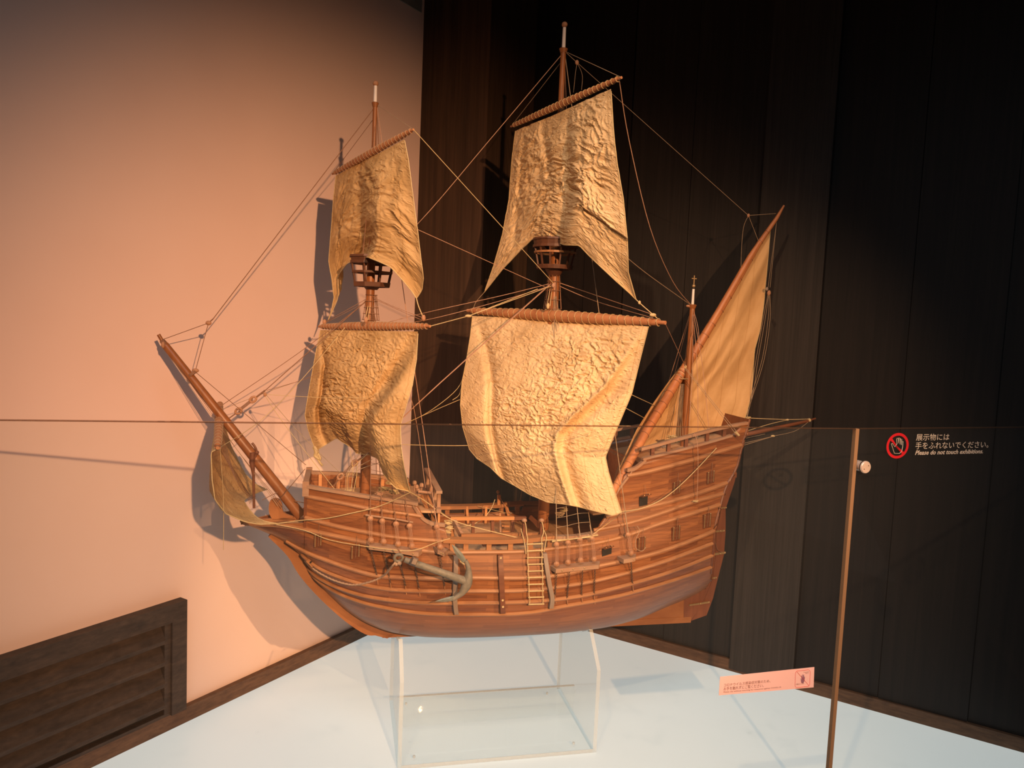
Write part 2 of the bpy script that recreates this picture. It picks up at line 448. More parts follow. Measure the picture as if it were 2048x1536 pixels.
# ------------------------------------------------------------------ glass barrier
GA, GB = Z(0, 840, 1.07), Z(1712, 857, 1.07)
gd = (GB-GA).normalized(); gn = Vector((gd.y, -gd.x, 0))
def pane(name, a, b, label):
    d = (b-a).normalized(); n = Vector((d.y, -d.x, 0))
    root = empty(name, Matrix.Translation(Vector((a.x, a.y, -.6))), label, 'glass barrier')
    MB().box(Vector((a.x, a.y, -.6)), d*(b-a).length, -n*.012, ZV*1.668).build('pane', 'barrier_glass', root, False)
    MB().box(Vector((a.x, a.y, 1.0681)), d*(b-a).length, -n*.012, ZV*.002).build('top_edge', 'glass_edge', root, False)
    return root, d, n
g1, gd, gn = pane('glass_barrier', GA-gd*.45, GB, 'long clear glass barrier panel crossing in front of the ship')
MB().box(Vector((GB.x, GB.y, -.6))+gd*.0005, gd*.0100, -gn*.0125, ZV*1.669).build('end_edge', 'glass_joint', g1, False)
GC = Z(1900, 855.5, 1.07); gd2 = (GC-GB).normalized()
g2, _d, gn2 = pane('glass_barrier', GB+gd2*.014, GB+gd2*(((Q+WD*.345-GB).dot(WD))/gd2.dot(WD)), 'clear glass panel right of the upright joint, carrying the do-not-touch sign')
# chrome clamp on the right-hand pane
def onplane(px, py, p0, n):
    r = ray(px, py); return CAM+r*((p0-CAM).dot(n)/r.dot(n))
cc = onplane(1729, 934, GB+gn2*.012, gn2)
cl = empty('glass_clamp', Matrix.Translation(cc), 'round chrome clamp fixed through the right glass panel beside the joint', 'clamp')
MB().tube([cc, cc+gn2*.004, cc+gn2*.006], [.0160, .0160, .0145], 28).build('disc', 'satin_metal', cl)
MB().tube([cc-gn2*.030, cc-gn2*.0005], [.0135, .0135], 20).build('spacer', 'satin_metal', cl)
MB().tube([cc-gn2*.0005, cc+gn2*.0015], [.0175, .0175], 28).build('gasket', 'black_void', cl)
for a in (.6, 3.7): MB().ball(cc+gn2*.0062+(gd2*cos(a)+ZV*sin(a))*.008, .0012, 8, 4).build('pin_hole', 'black_void', cl)

# ---- signs on the glass
def textmesh(body, size, bold=0.0, shear=0.0):
    c = bpy.data.curves.new('txt', 'FONT'); c.body = body; c.size = size; c.offset = bold; c.shear = shear; c.resolution_u = 2
    o = bpy.data.objects.new('txt', c); col.objects.link(o)
    dg = bpy.context.evaluated_depsgraph_get(); dg.update()
    me = bpy.data.meshes.new_from_object(o.evaluated_get(dg)); vs = [v.co.copy() for v in me.vertices]; fs = [tuple(p.vertices) for p in me.polygons]
    col.objects.unlink(o); bpy.data.objects.remove(o); bpy.data.curves.remove(c); bpy.data.meshes.remove(me)
    return vs, fs
def text(name, body, p, X, Y, width, height, mat, parent, lift, bold=0.0, shear=0.0):
    vs, fs = textmesh(body, 1.0, bold, shear)
    x0 = min(v.x for v in vs); x1 = max(v.x for v in vs); y0 = min(v.y for v in vs); y1 = max(v.y for v in vs)
    k = width/(x1-x0); h = height/(y1-y0)
    return MB().add([p+X*((v.x-x0)*k)+Y*((v.y-y0)*h)+lift for v in vs], fs).build(name, mat, parent, False)
def frame_from(px4, p0, n):
    tl, tr, br, bl = [onplane(*p, p0, n) for p in px4]
    return tl, tr, br, bl
def bil(c, u, v): return c[0]*(1-u)*(1-v)+c[1]*u*(1-v)+c[2]*u*v+c[3]*(1-u)*v
# pink notice
gp = GB+gn*.0005
cs = frame_from(((1440, 1353.5), (1628.5, 1334), (1627, 1374.5), (1437.5, 1390.5)), gp, gn)
pk = empty('paper_notice', Matrix.Translation(cs[3]), 'small salmon pink paper notice with Japanese lines and a crossed-out hand, on glass', 'sign')
MB().prism([cs[3], cs[2], cs[1], cs[0]], gn*.0006).build('paper', 'sign_pink', pk, False)
def pt(u, v): return bil(cs, u, v)+gn*.0009
def tline(name, body, u0, v0, u1, hfrac, mat, bold=0):
    p = pt(u0, v0); q = pt(u1, v0); X = (q-p); w = X.length; X.normalize(); Y = (pt(u0, v0-.1)-p); Y.normalize()
    hh = (pt(u0, v0-hfrac)-p).length
    text(name, body, p, X, Y, w, hh, mat, pk, gn*.0, bold)
tline('japanese_line', 'コロナウイルス感染症対策のため、', .045, .555, .53, .17, 'ink_dark')
tline('japanese_line', 'お手を触れずにご覧ください。', .045, .765, .46, .19, 'ink_dark')
tline('english_line', 'Please see without touching for measures against COVID-19.', .045, .90, .65, .095, 'ink_dark')
ic = [(.795, .10), (.955, .10), (.955, .93), (.795, .93)]
def rr(c0, c1, c2, c3, rad=.14, n=5):
    out = []
    for (cx_, cy_), a0 in (((c0[0]+.022, c0[1]+rad), pi), ((c1[0]-.022, c1[1]+rad), 1.5*pi), ((c2[0]-.022, c2[1]-rad), 0), ((c3[0]+.022, c3[1]-rad), .5*pi)):
        for k in range(n+1):
            a = a0+k*pi/2/n; out.append((cx_+cos(a)*.022, cy_+sin(a)*rad))
    return out
loop = [pt(u, v) for u, v in rr(*ic)]
MB().tube(loop+[loop[0]], .00042, 6).build('red_frame', 'ink_red', pk)
MB().tube([pt(.81, .14), pt(.945, .88)], .00042, 6).build('red_slash', 'ink_red', pk)
hb = MB()
hb.add([pt(u, v) for u, v in ((.853, .50), (.862, .72), (.885, .76), (.897, .62), (.899, .42), (.893, .42), (.892, .5), (.889, .32), (.883, .32), (.882, .48), (.878, .30), (.872, .30), (.872, .48), (.866, .34), (.861, .36), (.864, .60), (.857, .48))], [tuple(range(17))])
hb.build('hand_pictogram', 'ink_purple', pk, False)
tline('small_print', 'Do not touch', .885, .22, .94, .045, 'ink_dark')
tline('small_print', '触らない', .905, .285, .94, .045, 'ink_dark')
tline('small_print', '手を触れないでください', .803, .80, .895, .06, 'ink_dark')
# do-not-touch sign
gp2 = GB+gn2*.0007
def p2(px, py): return onplane(px, py, gp2, gn2)
sg = empty('prohibition_sign', Matrix.Translation(p2(1795, 915)), 'red crossed-out hand symbol with white Japanese lettering on the right glass panel', 'sign')
cen = p2(1795.3, 891.5); rx = (p2(1815.6, 891.5)-p2(1774.6, 891.5)).length/2; ry = (p2(1795, 867.5)-p2(1795, 914.5)).length/2
X2 = gd2; 
def el(a, k): return cen+X2*(rx*k*cos(a))+ZV*(ry*k*sin(a))
rv = MB(); nn = 48; vs = []
for k in range(nn): vs += [el(2*pi*k/nn, 1.08), el(2*pi*k/nn, .86)]
rv.add(vs, [(2*k, 2*((k+1) % nn), 2*((k+1) % nn)+1, 2*k+1) for k in range(nn)])
rv.build('red_ring', 'sign_red', sg, False)
bs_ = MB(); bs_.add([el(radians(133), .9)+gn2*.0004, el(radians(148), .9)+gn2*.0004, el(radians(-40), .9)+gn2*.0004, el(radians(-55), .9)+gn2*.0004], [(0, 1, 2, 3)])
bs_.build('red_slash', 'sign_red', sg, False)
hp = [(563, 325), (605, 455), (675, 458), (705, 425), (718, 370), (722, 290), (708, 285), (700, 340), (706, 262), (692, 254), (682, 330), (684, 248), (668, 240), (660, 320), (658, 248), (642, 248), (636, 270), (640, 325), (610, 365), (580, 322), (563, 325)]
hpts = [p2(1700+x/6.827, 840+y/6.827)+gn2*.0002 for x, y in hp]
MB().tube(hpts, .00062, 6).build('hand_outline', 'sign_white', sg)
def t2(name, body, x0, y0, x1, hpx, bold, shear=0):
    p = p2(x0, y0); q = p2(x1, y0-(x1-x0)*.0); X = gd2; w = (q-p).dot(gd2); hh = (p2(x0, y0-hpx)-p).length
    text(name, body, p, X, ZV, w, hh, 'sign_white', sg, gn2*0, bold, shear)
t2('japanese_line', '展示物には', 1832, 881.5, 1898, 13.5, .0)
t2('japanese_line', '手をふれないでください。', 1830.5, 898.5, 1976, 14, .0)
t2('english_line', 'Please do not touch exhibitions.', 1830, 910, 1965.5, 9, .02, .25)

# ------------------------------------------------------------------ acrylic stand
sm = Matrix.Translation(S(0, 0, 0)) @ Matrix.Rotation(SY, 4, 'Z')
st = empty('acrylic_stand', sm, 'clear acrylic display cradle standing on the white plinth under the ship', 'display stand')
def HULLB(s, z): return 0
for sg_, s_ in ((-1, -.303), (1, .291)):
    # plate outline in (t,z)
    out = [(-.2, 0), (.203, 0), (.203, .262), (.112, .352), (.05, .318), (.012, .316), (.012, .3105), (-.012, .3105), (-.012, .316), (-.05, .318), (-.112, .352), (-.2, .262)]
    out = [(t, z+(.0 if sg_ > 0 else 0)) for t, z in out]
    n = len(out); b = MB()
    b.v = [S(s_, t, z) for t, z in out]+[S(s_+.0115, t, z) for t, z in out]
    b.f = [tuple(range(n)), tuple(range(2*n-1, n-1, -1))]
    b.build('end_plate', 'acrylic', st, False)
    e = MB(); e.v = list(b.v); e.f = [(i, (i+1) % n, n+(i+1) % n, n+i) for i in range(n)]
    e.build('plate_edge', 'acrylic_edge', st, False)
MB().box(S(-.2915, -.2, .001), U*.5825, N*.403, ZV*.0115).build('base_plate', 'acrylic', st, False)
MB().box(S(-.2915, .2031, .001), U*.5825, N*.0006, ZV*.0115).build('base_edge', 'acrylic_edge', st, False)
MB().box(S(-.2915, -.012, .0125), U*.5825, N*.0115, ZV*.098).build('cross_panel', 'acrylic', st, False)
MB().box(S(-.2915, -.012, .1106), U*.5825, N*.0115, ZV*.0006).build('cross_panel_edge', 'acrylic_edge', st, False)
for px, py in ((828, 1515), (1147, 1488)):
    p = Z(px, py, .0126); MB().tube([p, p+ZV*.006], .004, 12).build('peg', 'acrylic_edge', st)
for px, py in ((812, 1409), (1094, 1388)):
    p = Z(px, py, .0126); MB().tube([p, p+ZV*.006], .0035, 12).build('peg', 'acrylic_edge', st)

# ------------------------------------------------------------------ the ship
def pchip(tab):
    x = np.array([p[0] for p in tab], float); y = np.array([p[1] for p in tab], float)
    h = np.diff(x); d = np.diff(y)/h; m = np.zeros(len(x)); m[0] = d[0]; m[-1] = d[-1]
    for i in range(1, len(x)-1):
        if d[i-1]*d[i] > 0:
            w1 = 2*h[i]+h[i-1]; w2 = h[i]+2*h[i-1]; m[i] = (w1+w2)/(w1/d[i-1]+w2/d[i])
    def f(q):
        q = min(max(q, x[0]), x[-1]); i = min(int(np.searchsorted(x, q, 'right')-1), len(x)-2); i = max(i, 0)
        t = (q-x[i])/h[i]
        return float((1+2*t)*(1-t)**2*y[i]+t*(1-t)**2*h[i]*m[i]+t*t*(3-2*t)*y[i+1]+t*t*(t-1)*h[i]*m[i+1])
    return f
Wf = pchip([(-.77, .004), (-.72, .030), (-.66, .062), (-.58, .096), (-.5, .128), (-.4, .163), (-.3, .190), (-.2, .210), (-.1, .222), (0, .229), (.1, .231), (.2, .228), (.35, .212), (.5, .186), (.6, .166), (.7, .145), (.8, .130)])
ZBf = pchip([(-.77, .683), (-.70, .652), (-.64, .619), (-.596, .579), (-.544, .493), (-.49, .435), (-.445, .395), (-.38, .356), (-.306, .332), (-.2, .322), (0, .32), (.333, .320), (.455, .332), (.596, .371), (.694, .405), (.744, .432), (.81, .47)])
ZWf = pchip([(-.77, .70), (-.6, .69), (-.4, .64), (-.2, .585), (0, .565), (.2, .575), (.4, .61), (.6, .66), (.8, .70)])
Cf = pchip([(-.77, 1.1), (-.55, 1.3), (-.35, 1.8), (-.1, 2.4), (.15, 2.4), (.4, 1.9), (.6, 1.5), (.8, 1.25)])
SAf = pchip([(.40, .735), (.432, .742), (.50, .724), (.56, .714), (.66, .714), (.76, .735), (.82, .752), (.87, .768), (.94, .787), (1.03, .806)])
def B(s, z):
    zb, zw, w = ZBf(s), ZWf(s), Wf(s)
    if z <= zb: return 0.0
    v = (z-zb)/max(zw-zb, .015)
    if v < 1: return w*(1-(1-v)**2)**(1/Cf(s))
    return w*(1-min(.16, (z-zw)*.95*min(1, max(0, (s+.58)/.3))))
def HB(px, py, off=0.0, port=1):
    t = .2
    for _ in range(14):
        s, _t, z = uns(L(px, py, t)); t = .5*t+.5*(B(s, z)+off)
    return (s, t, z)
def HP(px, py, off=0.0): return S(*HB(px, py, off))
root = empty('model_ship', Matrix.Translation(S(0, 0, .30)) @ Matrix.Rotation(SY, 4, 'Z'), 'large wooden sailing ship model with cream cloth sails, on the clear stand', 'model ship')
def P(name, mb, mat, parent=None, smooth=True, label=None):
    o = mb.build(name, mat, parent or root, smooth)
    if label: o['label'] = label
    return o

# planked shell
_e = sorted([(HB(*p)[2], HB(*p)[0]) for p in ((1499, 842), (1484, 891), (1472, 938), (1455, 966), (1447, 988), (1441, 1010), (1429, 1062), (1425, 1111), (1423, 1134), (1421, 1157), (1418, 1172))])
SAf = pchip([(_e[0][0]-.02, _e[0][1]+.002)]+_e)
TOPPX = [(608.5, 972), (677, 983.5), (736, 994), (800, 1003), (833, 1008), (838, 1016), (848, 1034), (866, 1048), (890, 1056), (896, 1078), (902, 1101), (937, 1101), (1045, 1100.5), (1109, 1093), (1113, 1080), (1150, 1076), (1188, 1070), (1200, 1048), (1210, 1033), (1222, 1008), (1236, 978), (1249, 952), (1264, 938), (1287, 921), (1345, 905), (1418, 886), (1460, 873), (1474, 862), (1484, 851), (1497, 846)]
toptab = [HB(*p) for p in TOPPX]
TOP = [(-.77, .6865), (-.70, .690), (-.60, .700), (-.5815, .704)]+[(max(s, -.58), z) for s, t, z in toptab]
xs = [TOP[0][0]]; tt = [TOP[0]]
for s, z in TOP[1:]:
    if s > tt[-1][0]+.0006: tt.append((s, z))
TOP = tt
def ztop(s): return float(np.interp(s, [p[0] for p in TOP], [p[1] for p in TOP]))
WD_PX = [(573, 1082), (601, 1098), (654, 1121), (702, 1138), (756, 1152), (820, 1155.5), (882, 1157), (946, 1155.5), (1045, 1156), (1121, 1150), (1199, 1132), (1273, 1116), (1326, 1101.5), (1388, 1079), (1429, 1061.5)]
dref = [HB(*p) for p in WD_PX]
zref = pchip([(-.80, dref[0][2]+.05)]+[(s, z) for s, t, z in dref]+[(.90, dref[-1][2]+.06)])
stations = sorted(set([round(float(v), 4) for v in np.linspace(-.769, .80, 190)]+[p[0] for p in TOP]))
def shell(sgn, s0=-.769, s1=.80, inset=0.0, rows=46):
    b = MB(); uv = []
    sts = [s for s in stations if s0 <= s <= s1]
    for s in sts:
        za, zc = ZBf(s), ztop(s)
        for j in range(rows+1):
            v = j/rows; z = za+(zc-za)*(v**1.25)
            sc = min(s, SAf(z)); t = max(B(sc, z)-inset, 0)
            if sc < s and z < .47: t = t*.6
            b.v.append(S(sc, sgn*t, z)); uv.append((sc, z-zref(sc)))
    n = rows+1
    for i in range(len(sts)-1):
        for j in range(rows):
            q = (i*n+j, (i+1)*n+j, (i+1)*n+j+1, i*n+j+1)
            b.f.append(q if sgn > 0 else q[::-1])
    b.uv = uv; return b.clean()
for sgn in (1, -1):
    o = P('planking', shell(sgn), 'hull_planks')
    md = o.modifiers.new('s', 'SOLIDIFY'); md.thickness = .007; md.offset = -1
# transom
b = MB(); zz = [float(v) for v in np.linspace(.44, 1.025, 24)]; vs = []
for z in zz:
    s = SAf(z)-.004; t = max(B(s, z)-.002, .002)*(.6 if z < .47 else 1); vs += [S(s, t, z), S(s, -t, z)]
b.add(vs, [(2*i, 2*i+1, 2*i+3, 2*i+2) for i in range(len(zz)-1)]); P('transom', b, 'rudder_wood', smooth=False)
# stern corner posts
for sgn in (1, -1):
    P('quarter_post', MB().tube([S(SAf(z)+.0, sgn*(B(SAf(z), z)+.0005), z) for z in zz if z > .5], .0042, 6), 'dark_wood')
# keel, stem, sternpost, rudder on the centreline
b = MB()
outer = [L(*p) for p in ((537, 1072), (575, 1110), (600, 1150), (640, 1195), (690, 1240), (730, 1266), (750, 1268.5))]
inner = [S(s, 0, ZBf(s)+.03) for s in (-.35, -.40, -.445, -.50, -.544, -.585, -.62, -.66)]
b.prism([p-N*.009 for p in catmull(outer, 4)+[S(-.33, 0, .31), S(-.28, 0, .335)]+inner], N*.018); P('stem', b, 'stem_wood', smooth=False)
P('keel', MB().box(S(-.345, -.009, .3125), S(.69, -.009, .3125)-S(-.345, -.009, .3125), N*.018, ZV*.02), 'stem_wood', smooth=False)
dw = [S(.30, 0, .325), S(.672, 0, .325), S(.70, 0, .36), S(.735, 0, .45), S(.735, 0, .47), S(.66, 0, .42), S(.5, 0, .38), S(.3, 0, .35)]
P('deadwood', MB().prism([p-N*.008 for p in dw], N*.016), 'stem_wood', smooth=False)
sp_ = [L(1365, 1239), L(1379, 1239.5), L(1398, 1214), L(1412, 1183), L(1422, 1157), L(1428, 1113), L(1430, 1062), L(1440, 1010), L(1384, 1010), L(1378, 1100), L(1366, 1180)]
P('sternpost', MB().prism([p-N*.009 for p in sp_], N*.018), 'rudder_wood', smooth=False)
ru = [(1380, 1240), (1399, 1213), (1413, 1183), (1423, 1157), (1429, 1113), (1431, 1062), (1442, 1010), (1452, 966), (1457, 948), (1470, 950), (1466, 966), (1449, 1017), (1449, 1062), (1446, 1107), (1432, 1162), (1424, 1195), (1411, 1229)]
rudder = P('rudder', MB().prism([L(*p)-N*.0075 for p in ru], N*.015), 'rudder_wood', smooth=False)
P('tiller_head', MB().box(L(1453, 954)-N*.01, U*.032, N*.02, ZV*.016), 'rudder_wood', rudder, False)
for (x0, y0, x1, y1, r_) in ((1437, 1016, 1452, 1015, .0022), (1428, 1063, 1448, 1061, .0028), (1424, 1109, 1450, 1105, .0034), (1418, 1157, 1432, 1155, .0022), (1378, 1210, 1418, 1204, .0028)):
    P('rudder_hinge', MB().beam(L(x0, y0, .010), L(x1, y1, .010), .006, r_*2), 'brass', rudder, False)
    P('hinge_pin', MB().ball(L((x0+x1)/2+3, (y0+y1)/2, .013), .0035, 8, 6), 'brass', rudder)
    P('hinge_pin', MB().ball(L(x1, y1, .011), .0032, 8, 6), 'brass', rudder)
P('rudder_rope', MB().tube(catmull([L(1431, 1060, .014), L(1430, 1080, .014), L(1436, 1100, .014), L(1447, 1104, .014)], 5), .0008, 5), 'rope_brown')

# wales
def wale(px, r, mat='wale_wood', dz=0, ends=True):
    pts = catmull([HP(x, y, .001) for x, y in px], 6)
    for sgn in (1, -1):
        q = []
        for p in pts:
            s, t, z = uns(p); q.append(S(s, sgn*(B(s, z)+.0005), z))
        P('wale', MB().tube(q, [r*.9]+[r]*(len(q)-2)+[r*.9], 8), mat)
WALES = [
 ([(1254, 952), (1290, 945), (1321, 937), (1394, 917.7), (1440, 903), (1483, 890)], .0072),
 ([(1211, 1034), (1260, 1022.6), (1300, 1013), (1345, 1002), (1406, 983.6), (1454, 966)], .0072),
 ([(1187, 1061), (1255, 1047), (1321, 1027), (1382, 1005.6), (1446, 988)], .0068),
 ([(488, 1046), (520, 1049), (560, 1051), (632, 1064), (712, 1081), (775, 1093), (843, 1101), (902, 1106), (937, 1105), (1045, 1103.5), (1109, 1097), (1194, 1086), (1260, 1069), (1321, 1047), (1382, 1027.6), (1440, 1010)], .0068),
 ([(610, 992), (677, 1005), (736, 1017), (794, 1025.5), (843, 1033)], .0060),
 ([(610, 1035), (658, 1049), (736, 1065.5), (794, 1075), (865, 1081), (895, 1083)], .0064),
 (WD_PX, .0066),
 ([(604, 1109), (641, 1138), (692, 1159), (743, 1173), (794, 1180), (870, 1182.5), (946, 1182), (1045, 1181), (1121.5, 1173), (1193, 1161), (1265, 1142.5), (1337, 1120), (1425, 1087)], .0062),
 ([(616, 1136), (654, 1165), (718, 1189), (794, 1202), (870, 1206.5), (946, 1206), (1045, 1204), (1121, 1198), (1193, 1185.6), (1265, 1167), (1326, 1148.7), (1378, 1130), (1425, 1111)], .0062),
 ([(624, 1149), (667, 1181), (718, 1202.5), (768, 1215), (844, 1226.5), (946, 1229), (1047, 1226.5), (1142, 1210), (1224, 1195), (1306, 1173), (1367, 1154), (1423, 1134)], .0062)]
for px, r in WALES: wale(px, r)
# forecastle front and cap rails
def sweep(name, px, w, h, mat, off=0, far=True, dz=0):
    for sgn in ((1, -1) if far else (1,)):
        q = []
        for p in catmull([HP(x, y, off) for x, y in px], 5):
            s, t, z = uns(p); q.append(S(s, sgn*(B(s, z)+off), z+dz))
        def side(i, q=q):
            a, c = q[max(0, i-1)], q[min(len(q)-1, i+1)]; d = (c-a); d.z = 0; d.normalize(); return Vector((d.y, -d.x, 0))
        P(name, MB().path(q, w, h, side), mat, None, False)
zf = uns(HP(609, 972))[2]
b = MB().box(S(-.5835, -B(-.575, .75), .682), U*.012, N*2*B(-.575, .75), ZV*(zf-.683)); P('forecastle_bulkhead', b, 'hull_planks', smooth=False)
for q in (1, -1): P('corner_post', MB().box(S(-.588, q*B(-.57, .78)-.006, zf-.028), U*.018, N*.012, ZV*.043), 'rail_wood', smooth=False)
P('cap_rail', MB().box(S(-.588, -B(-.57, .78), zf+.002), U*.016, N*2*B(-.57, .78), ZV*.008), 'rail_wood', smooth=False)
sweep('cap_rail', [(609, 971), (640, 977), (677, 983), (736, 993), (800, 1002), (836, 1008)], .016, .009, 'rail_wood')
sweep('cap_rail', [(886, 1079), (937, 1081), (1000, 1081), (1045, 1079), (1109, 1073)], .030, .012, 'wale_wood', -.004)
sweep('cap_rail', [(1109, 1074), (1150, 1073), (1192, 1066)], .020, .009, 'rail_wood')
sweep('cap_rail', [(1284, 918), (1345, 903), (1418.6, 883.5), (1462, 871)], .016, .007, 'rail_wood')
sweep('hand_rail', [(1281, 898), (1310, 891), (1345, 881), (1418.6, 861.5), (1470, 850), (1494, 846)], .014, .009, 'rail_wood')
sweep('scroll_moulding', [(826, 1009), (834, 1022), (845, 1036), (857, 1044), (870, 1048), (890, 1050)], .010, .010, 'rail_wood')
sweep('scroll_moulding', [(1291, 919), (1280, 929), (1268, 937), (1253, 940)], .012, .010, 'rail_wood')
sweep('scroll_moulding', [(1262, 944), (1254, 955), (1244, 968), (1234, 982), (1226, 1000), (1214, 1030)], .011, .010, 'rail_wood')
def post_at(name, px, py, h, w, d, mat, far=True, off=-.004, lean=0):
    s, t, z = HB(px, py, off)
    for sgn in ((1, -1) if far else (1,)):
        P(name, MB().box(S(s-w/2, sgn*t-d/2, z), U*w, N*d, ZV*h+U*lean), mat, None, False)
for x in (904, 931, 977, 1020, 1060, 1098): post_at('rail_stanchion', x, 1101, .030, .0145, .010, 'wale_wood')
for x, y in ((1304, 914), (1336, 906), (1371, 897), (1413, 886), (1447, 876)): post_at('rail_stanchion', x, y, .032, .011, .009, 'dark_wood')
# decks
def deck(name, s0, s1, z0, z1, mat='deck_wood', inset=.010, n=16):
    b = MB(); vs = []
    for i in range(n+1):
        s = s0+(s1-s0)*i/n; z = z0+(z1-z0)*i/n; t = max(B(s, z)-inset, .002); vs += [S(s, t, z), S(s, -t, z)]
    b.add(vs, [(2*i, 2*i+1, 2*i+3, 2*i+2) for i in range(n)])
    o = P(name, b, mat, None, False)
    md = o.modifiers.new('s', 'SOLIDIFY'); md.thickness = .006
deck('beak_deck', -.755, -.59, .672, .676, inset=.004)
deck('waist_deck', -.30, .60, .600, .615)
deck('forecastle_deck', -.572, -.20, .752, .745)
deck('half_deck', .26, .50, .735, .76)
deck('quarter_deck', .42, .775, .870, .945)
def bulkhead(name, s, z0, z1, mat='plain_wood'):
    t = B(s, (z0+z1)/2)-.010
    P(name, MB().box(S(s-.003, -t, z0), U*.006, N*2*t, ZV*(z1-z0)), mat, None, False)
bulkhead('bulkhead', -.205, .602, .747)
bulkhead('bulkhead', .425, .757, .885)
bulkhead('bulkhead', .46, .615, .735, 'dark_wood')
# break of the forecastle: beams and pin rail
zk = uns(L(835, 1000, .0))[2]
P('break_beam', MB().box(S(-.212, -.175, .748), U*.014, N*.35, ZV*.012), 'rail_wood', smooth=False)
for t in (-.15, -.05, .06, .15):
    o = P('rail_post', MB().box(S(-.208, t-.005, .755), U*.010, N*.010, ZV*.050), 'rail_wood', smooth=False)
P('break_rail', MB().box(S(-.214, -.17, .803), U*.018, N*.34, ZV*.008), 'rail_wood', smooth=False)
for px, py in ((829, 968), (833, 976), (836, 984), (843, 973), (838, 991)):
    p = L(px, py, .12); P('belaying_pin', MB().tube([p-ZV*.02, p-ZV*.003, p, p+ZV*.006, p+ZV*.010], [.0025, .0028, .0062, .0066, .004], 10), 'rail_wood')
P('cat_timber', MB().tube([L(836, 983, .14), L(862, 986, .14)], .0042, 8), 'rail_wood')
P('brace_timber', MB().beam(L(850, 985, .12), L(871, 1030, .15), .010, .008), 'wale_wood', smooth=False)
P('brace_timber', MB().beam(L(842, 990, .12), L(868, 1044, .15), .008, .008), 'wale_wood', smooth=False)
for sx_ in (-.545, -.49, -.43, -.35, -.29):
    for q in (1, -1):
        t_ = B(sx_, .79)-.012
        P('inner_frame', MB().box(S(sx_-.005, q*t_-.004, .755), U*.010, N*.008, ZV*(ztop(sx_)-.757)), 'plain_wood', smooth=False)
# waist furniture
def PB(name, a, c, w, h, mat): return P(name, MB().beam(a, c, w, h), mat, None, False)
PB('gallows_rail', L(901, 1037, .07), L(1028, 1036, .07), .012, .010, 'plain_wood')
PB('gallows_rail', L(1028, 1036, .07), L(1052, 1036, .07), .012, .010, 'dark_wood')
PB('gallows_post', L(905, 1040, .07), L(905, 1074, .07), .012, .010, 'plain_wood')
PB('gallows_post', L(1025, 1040, .07), L(1025, 1068, .07), .011, .010, 'dark_wood')
PB('gallows_brace', L(908, 1042, .09), L(924, 1073, .13), .010, .014, 'rail_wood')
PB('inner_plank', L(922, 1071, .165), L(1082, 1068, .165), .012, .010, 'wale_wood')
for x in (946, 985): PB('short_post', L(x, 1042, .15), L(x, 1070, .15), .010, .009, 'dark_wood')
for x in (1048.5, 1083):
    k = PB('ladder_post', L(x, 1046, .185), L(x-.5, 1078, .185), .012, .010, 'dark_wood')
    P('rope_knob', MB().ball(L(x, 1041, .185), .0085, 12, 8, (1, 1, .75)), 'rail_wood')
for x in (988, 1008):
    PB('ladder_side', L(1000 if x < 1000 else 1013, 1027, -.10), L(1001 if x < 1000 else 1016, 1066, -.06), .006, .006, 'plain_wood') if x < 1000 else None
for i, y in enumerate((1040, 1051, 1062)): PB('deck_step', L(1003, y, -.08), L(1018, y+.5, -.08), .014, .005, 'plain_wood')
far = lambda x, y, x2, y2, w, h, m, n_: PB(n_, L(x, y, -.19), L(x2, y2, -.19), w, h, m)
far(933, 1012, 937, 1058, .012, .008, 'plain_wood', 'frame_timber'); far(972, 1013, 970, 1060, .012, .008, 'plain_wood', 'frame_timber')
far(998, 990, 997, 1010, .010, .010, 'plain_wood', 'knight_head')
P('rope_knob', MB().ball(L(996, 984, -.19), .006, 10, 6), 'rail_wood')
far(1010, 1005, 1017, 1030, .016, .010, 'plain_wood', 'rail_block')
far(1020, 1006, 1095, 1005, .010, .010, 'dark_wood', 'far_rail')
PB('stair_string', L(1060, 1034, .0), L(1088, 1060, .05), .008, .012, 'dark_wood')
# hatch with grating
P('hatch_coaming', MB().box(S(-.05, -.06, .606), U*.13, N*.12, ZV*.014), 'dark_wood', smooth=False)
# beak fittings
P('knee_board', MB().prism([p-N*.004 for p in catmull([L(545, 1038), L(539, 1026), L(538, 1012), L(541, 1001), L(549, 996), L(558, 998), L(564, 1006), L(565, 1017), L(570, 1026), L(590, 1034), L(590, 1042)], 4)], N*.010), 'stem_wood', smooth=False)
P('beak_beam', MB().beam(L(482, 1045), L(600, 1035), .012, .010), 'wale_wood', smooth=False)
P('far_beak_rail', MB().beam(L(482, 992, -.10), L(548, 1004, -.10), .006, .012), 'stem_wood', smooth=False) if False else None

